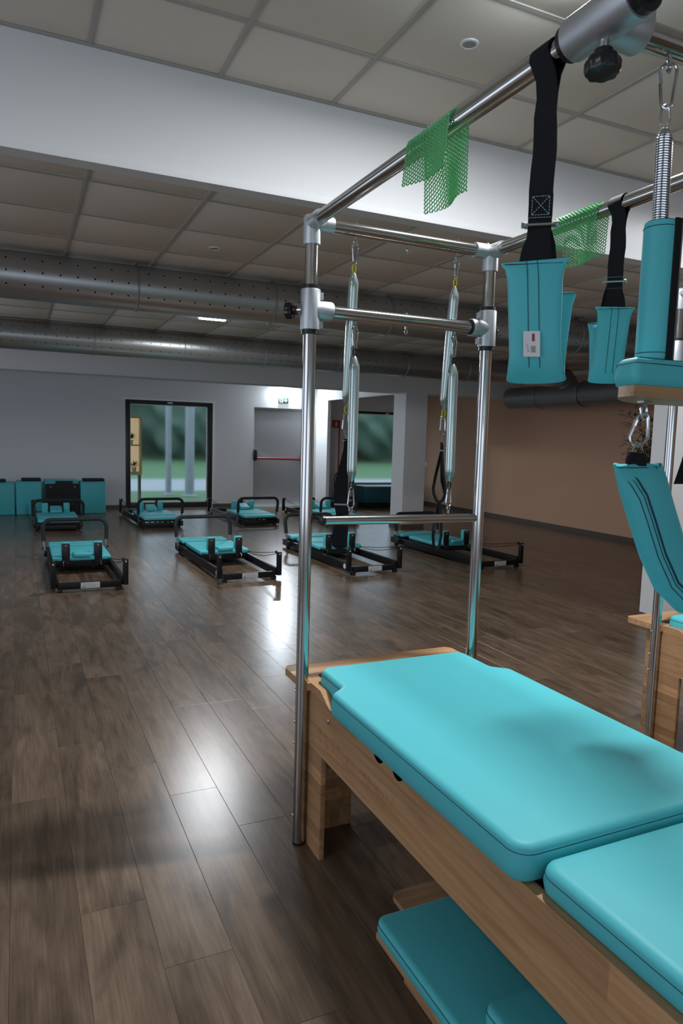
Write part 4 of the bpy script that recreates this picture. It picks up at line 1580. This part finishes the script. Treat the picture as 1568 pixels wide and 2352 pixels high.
# ------------------------------------------------------------------ padded boxes along the back wall
YF = 13.40
specs = [(-.62, -.064, .565, 'turquoise padded box by the wall, cut by the left edge', (-.35, -.20)),
         (-.045, .367, .585, 'turquoise padded box by the wall, second from the left, black roll on top', (.04, .365)),
         (.415, .985, .600, 'turquoise padded box standing behind the black jump board', None),
         (1.012, 1.445, .580, 'turquoise padded box at the right end of the row by the window', (1.055, 1.435))]
for x0, x1, h, lab, roll in specs:
    y0 = YF if roll else YF + .10
    b = thing('padded_box', lab, 'box', ((x0 + x1) / 2, y0 + .2, 0), 'padded boxes along the back wall')
    MB().box(x0, x1, y0, y0 + .42, 0, h, .018).build('body', 'turquoise_vinyl', b, 40)
    MB().tube([(x, y, h - .022) for x, y in ((x0 - .0005, y0 - .0005), (x1 + .0005, y0 - .0005), (x1 + .0005, y0 + .4205), (x0 - .0005, y0 + .4205))], .0015, 6, closed=True).build('seam', 'dark_thread', b)
    if roll:
        r = MB().box(roll[0], roll[1], y0 + .04, y0 + .30, h + .001, h + .052, .022)
        tag(r.build('foam_block', 'black_foam', None, 40, origin=((roll[0] + roll[1]) / 2, y0 + .17, h)),
            {specs[0][0]: 'black foam block on the leftmost padded box', specs[1][0]: 'black foam block on the second padded box from the left',
             specs[3][0]: 'black foam block on the padded box beside the window'}[x0], 'foam block', 'black foam blocks on the padded boxes')
jb = thing('jump_board', 'black jump board with notched top and two bolts leaning on a turquoise box', 'board', (.7, YF, 0))
P = [(.43, 0), (1.0, 0), (1.0, .525), (.985, .54), (.885, .54), (.885, .592), (.60, .592), (.60, .54), (.445, .54), (.43, .525)]
MB().prism(P, lambda a, b, d: (a, d, b), YF + .045, YF + .085).build('panel', 'black_frame', jb)
mb = MB()
for xx in (.515, .92):
    mb.lathe((xx, YF + .045, .487), [(.009, 0), (.009, .005), (.004, .007)], 12, (0, -1, 0))
mb.build('bolt', 'white_plastic', jb)

# ------------------------------------------------------------------ alcove: bench and fire extinguisher stand
bn = thing('padded_bench', 'dark teal padded bench under the alcove window behind the pillar', 'bench', (7.4, 13.7, 0))
MB().box(6.72, 7.85, 13.35, 13.95, .115, .475, .02).build('body', 'teal_vinyl', bn, 40)
MB().box(6.76, 7.81, 13.40, 13.92, 0, .1145).build('plinth', 'black_frame', bn)

fx = thing('extinguisher_stand', 'red fire extinguisher on a red stand with pictogram sign in the alcove', 'fire extinguisher', (6.31, 13.82, 0))
MB().lathe((6.31, 13.84, 0), [(.15, 0), (.15, .015), (.13, .02)], 24).build('stand_base', 'sign_red', fx)
MB().cyl((6.31, 13.86, .02), (6.31, 13.86, 1.865), .017, 12).build('stand_pole', 'sign_red', fx)
sgn = MB().box(6.13, 6.315, 13.835, 13.845, 1.708, 1.868, .002).build('sign_plate', 'sign_red', fx)
MB().box(6.20, 6.245, 13.832, 13.8345, 1.745, 1.828).build('pictogram', 'sign_white', sgn)
ex = MB().lathe((6.30, 13.78, .16), [(.02, 0), (.075, .01), (.078, .03), (.078, .42), (.06, .47), (.025, .50), (.025, .54)], 24).build('cylinder', 'sign_red', fx)
MB().box(6.27, 6.33, 13.75, 13.81, .69, .73, .008).build('valve', 'black_plastic', ex)
MB().tube([(6.28, 13.76, .73), (6.21, 13.73, .74), (6.165, 13.72, .64), (6.17, 13.72, .40), (6.20, 13.73, .20)], .014, 10).build('hose', 'black_plastic', ex)

# ------------------------------------------------------------------ potted bamboo near the peach wall
pb_ = thing('potted_bamboo', 'leafy dark green bamboo plant in a pot beside the white partition', 'plant', (6.38, 5.5, 0))
MB().lathe((6.38, 5.5, 0), [(.10, 0), (.12, .02), (.14, .33), (.14, .35), (.125, .35), (.12, .32)], 28).build('pot', 'pot_dark', pb_)
rnd = random.Random(11)
stems, lv = MB(), MB()
for s in range(9):
    a = rnd.random() * 2 * PI
    bx, by = 6.38 + .08 * math.cos(a), 5.5 + .08 * math.sin(a)
    h = rnd.uniform(1.45, 1.95)
    lx, ly = rnd.uniform(-.22, .22), rnd.uniform(-.22, .22)
    pts = [(bx + lx * (k / 6) ** 2, by + ly * (k / 6) ** 2, .33 + (h - .33) * k / 6) for k in range(7)]
    stems.tube(pts, [.008, .008, .007, .007, .006, .005, .003], 6)
    for q in range(230):
        f = rnd.uniform(.40, 1.0)
        k = min(int(f * 6), 5)
        p = Vector(pts[k]).lerp(Vector(pts[k + 1]), f * 6 - k)
        aa = rnd.random() * 2 * PI
        rr = rnd.uniform(.02, .24) * (1.15 - .5 * f)
        p = p + Vector((math.cos(aa) * rr, math.sin(aa) * rr, rnd.uniform(-.03, .06)))
        d = Vector((math.cos(aa + rnd.uniform(-.7, .7)), math.sin(aa + rnd.uniform(-.7, .7)), rnd.uniform(-.9, .35))).normalized()
        sd = d.cross(Vector((0, 0, 1))).normalized()
        L, w = rnd.uniform(.07, .13), rnd.uniform(.008, .013)
        lv.add([p, p + d * L * .4 + sd * w + Vector((0, 0, .004)), p + d * L, p + d * L * .4 - sd * w + Vector((0, 0, .004)), p + d * L * .42 - Vector((0, 0, .002))], [(0, 1, 4), (1, 2, 4), (2, 3, 4), (3, 0, 4)], False)
stems.build('stems', 'stem_brown', pb_)
lo_ = lv.build('foliage', 'leaf_green', pb_)
lo_['kind'] = 'stuff'

# ------------------------------------------------------------------ outside the far windows
structure(MB().box(-14, 30, Y_BACK + .3, 60, -.16, -.10).build('ground', 'outside_grass'))
structure(MB().box(-14, 30, 19.5, 24.5, -.10, -.09).build('path', 'outside_path'))
rnd = random.Random(4)
TREES = [(2.6 + 6.4 * k, 43 + .5 * (k % 2), 2.75, 2.6) for k in range(5)] + [(5.8 + 6.9 * k, 54.0, 2.95, 3.6) for k in range(4)]
PLACE = ('first', 'second', 'third', 'fourth', 'fifth', 'sixth')
for k, (x, y, r, h) in enumerate(TREES):
    tr = thing('tree', '', 'tree', (x, y, -.1), 'trees outside the far windows')
    tr['label'] = ('dark round-headed tree across the lawn outside, %s from the left in the nearer row' % PLACE[k]) if k < 5 else ('taller dark tree across the lawn outside, %s from the left in the farther row' % PLACE[k - 5])
    MB().tube([(x, y, -.1), (x + .1, y, 1.2), (x, y, h)], [.22, .18, .14], 10).build('trunk', 'stem_brown', tr)
    bm = bmesh.new()
    bmesh.ops.create_icosphere(bm, subdivisions=4, radius=1)
    for q in bm.verts:
        n = q.co.normalized()
        dsp = 1 + .16 * math.sin(n.x * 7 + k) * math.sin(n.y * 6 + 2 * k) + .10 * math.sin(n.z * 11 + n.x * 9) + rnd.uniform(-.05, .05)
        q.co = Vector((x + n.x * r * dsp, y + n.y * r * dsp, h + n.z * (r * 1.25 if n.z > 0 else r * .92) * dsp))
    bm.verts.index_update()
    cr = MB().add([q.co[:] for q in bm.verts], [[q.index for q in f.verts] for f in bm.faces], True)
    bm.free()
    cr.build('crown', 'outside_foliage', tr, 80)
hd = MB()
hrings = []
for k in range(90):
    xx = -2 + .42 * k
    hrings.append([Vector((xx + rnd.uniform(-.06, .06), 48.5 + a * (.75 + rnd.uniform(-.1, .1)), -.1 + b_ + (rnd.uniform(-.25, .25) if b_ > .5 else 0))) for a, b_ in ((-1, 0), (-1.1, 1.6), (-.9, 3.6), (-.3, 4.6), (.4, 4.6), (.9, 3.5), (1, 0))])
hd.loft(hrings)
tag(hd.build('hedge', 'outside_foliage', None, 80, origin=(16, 48.5, -.1)), 'long tall dark hedge between the tree rows, far outside the windows', 'hedge')
for x, y, r, lab in ((3.50, 18.2, .075, 'thin pale post outside the window, left of two'), (3.955, 17.8, .115, 'thick pale post outside the window, right of two')):
    tag(MB().cyl((x, y, -.1), (x, y, 4.6), r, 20).lathe((x, y, -.1), [(r * 1.8, 0), (r * 1.8, .03), (r * 1.02, .06)], 18).build('post', 'outside_trunk', origin=(x, y, -.1)), lab, 'post', 'posts outside the window')
bk = thing('reflected_bookcase', 'pale wooden shelves behind the left edge of the window, standing in for a reflection', 'reflected_bookcase', (2.0, 14.62, -.1))  # added behind the glass in place of a shelf mirrored in the pane
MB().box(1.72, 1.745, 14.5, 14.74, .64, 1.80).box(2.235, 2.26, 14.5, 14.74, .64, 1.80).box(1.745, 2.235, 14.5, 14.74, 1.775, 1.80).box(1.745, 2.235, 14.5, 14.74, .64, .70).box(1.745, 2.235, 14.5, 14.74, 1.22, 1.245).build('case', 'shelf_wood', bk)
MB().box(1.745, 2.235, 14.72, 14.74, .70, 1.775).build('back_board', 'reflected_shelf_glow', bk)
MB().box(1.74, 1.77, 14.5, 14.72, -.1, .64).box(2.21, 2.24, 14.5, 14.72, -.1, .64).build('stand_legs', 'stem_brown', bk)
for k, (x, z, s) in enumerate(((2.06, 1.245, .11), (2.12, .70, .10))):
    pl = thing('reflected_plant', ('leafy pot plant on the upper shelf standing in for a reflection', 'leafy pot plant on the lower shelf standing in for a reflection')[k], 'plant', (x, 14.6, z), 'plants on the stand-in shelves')
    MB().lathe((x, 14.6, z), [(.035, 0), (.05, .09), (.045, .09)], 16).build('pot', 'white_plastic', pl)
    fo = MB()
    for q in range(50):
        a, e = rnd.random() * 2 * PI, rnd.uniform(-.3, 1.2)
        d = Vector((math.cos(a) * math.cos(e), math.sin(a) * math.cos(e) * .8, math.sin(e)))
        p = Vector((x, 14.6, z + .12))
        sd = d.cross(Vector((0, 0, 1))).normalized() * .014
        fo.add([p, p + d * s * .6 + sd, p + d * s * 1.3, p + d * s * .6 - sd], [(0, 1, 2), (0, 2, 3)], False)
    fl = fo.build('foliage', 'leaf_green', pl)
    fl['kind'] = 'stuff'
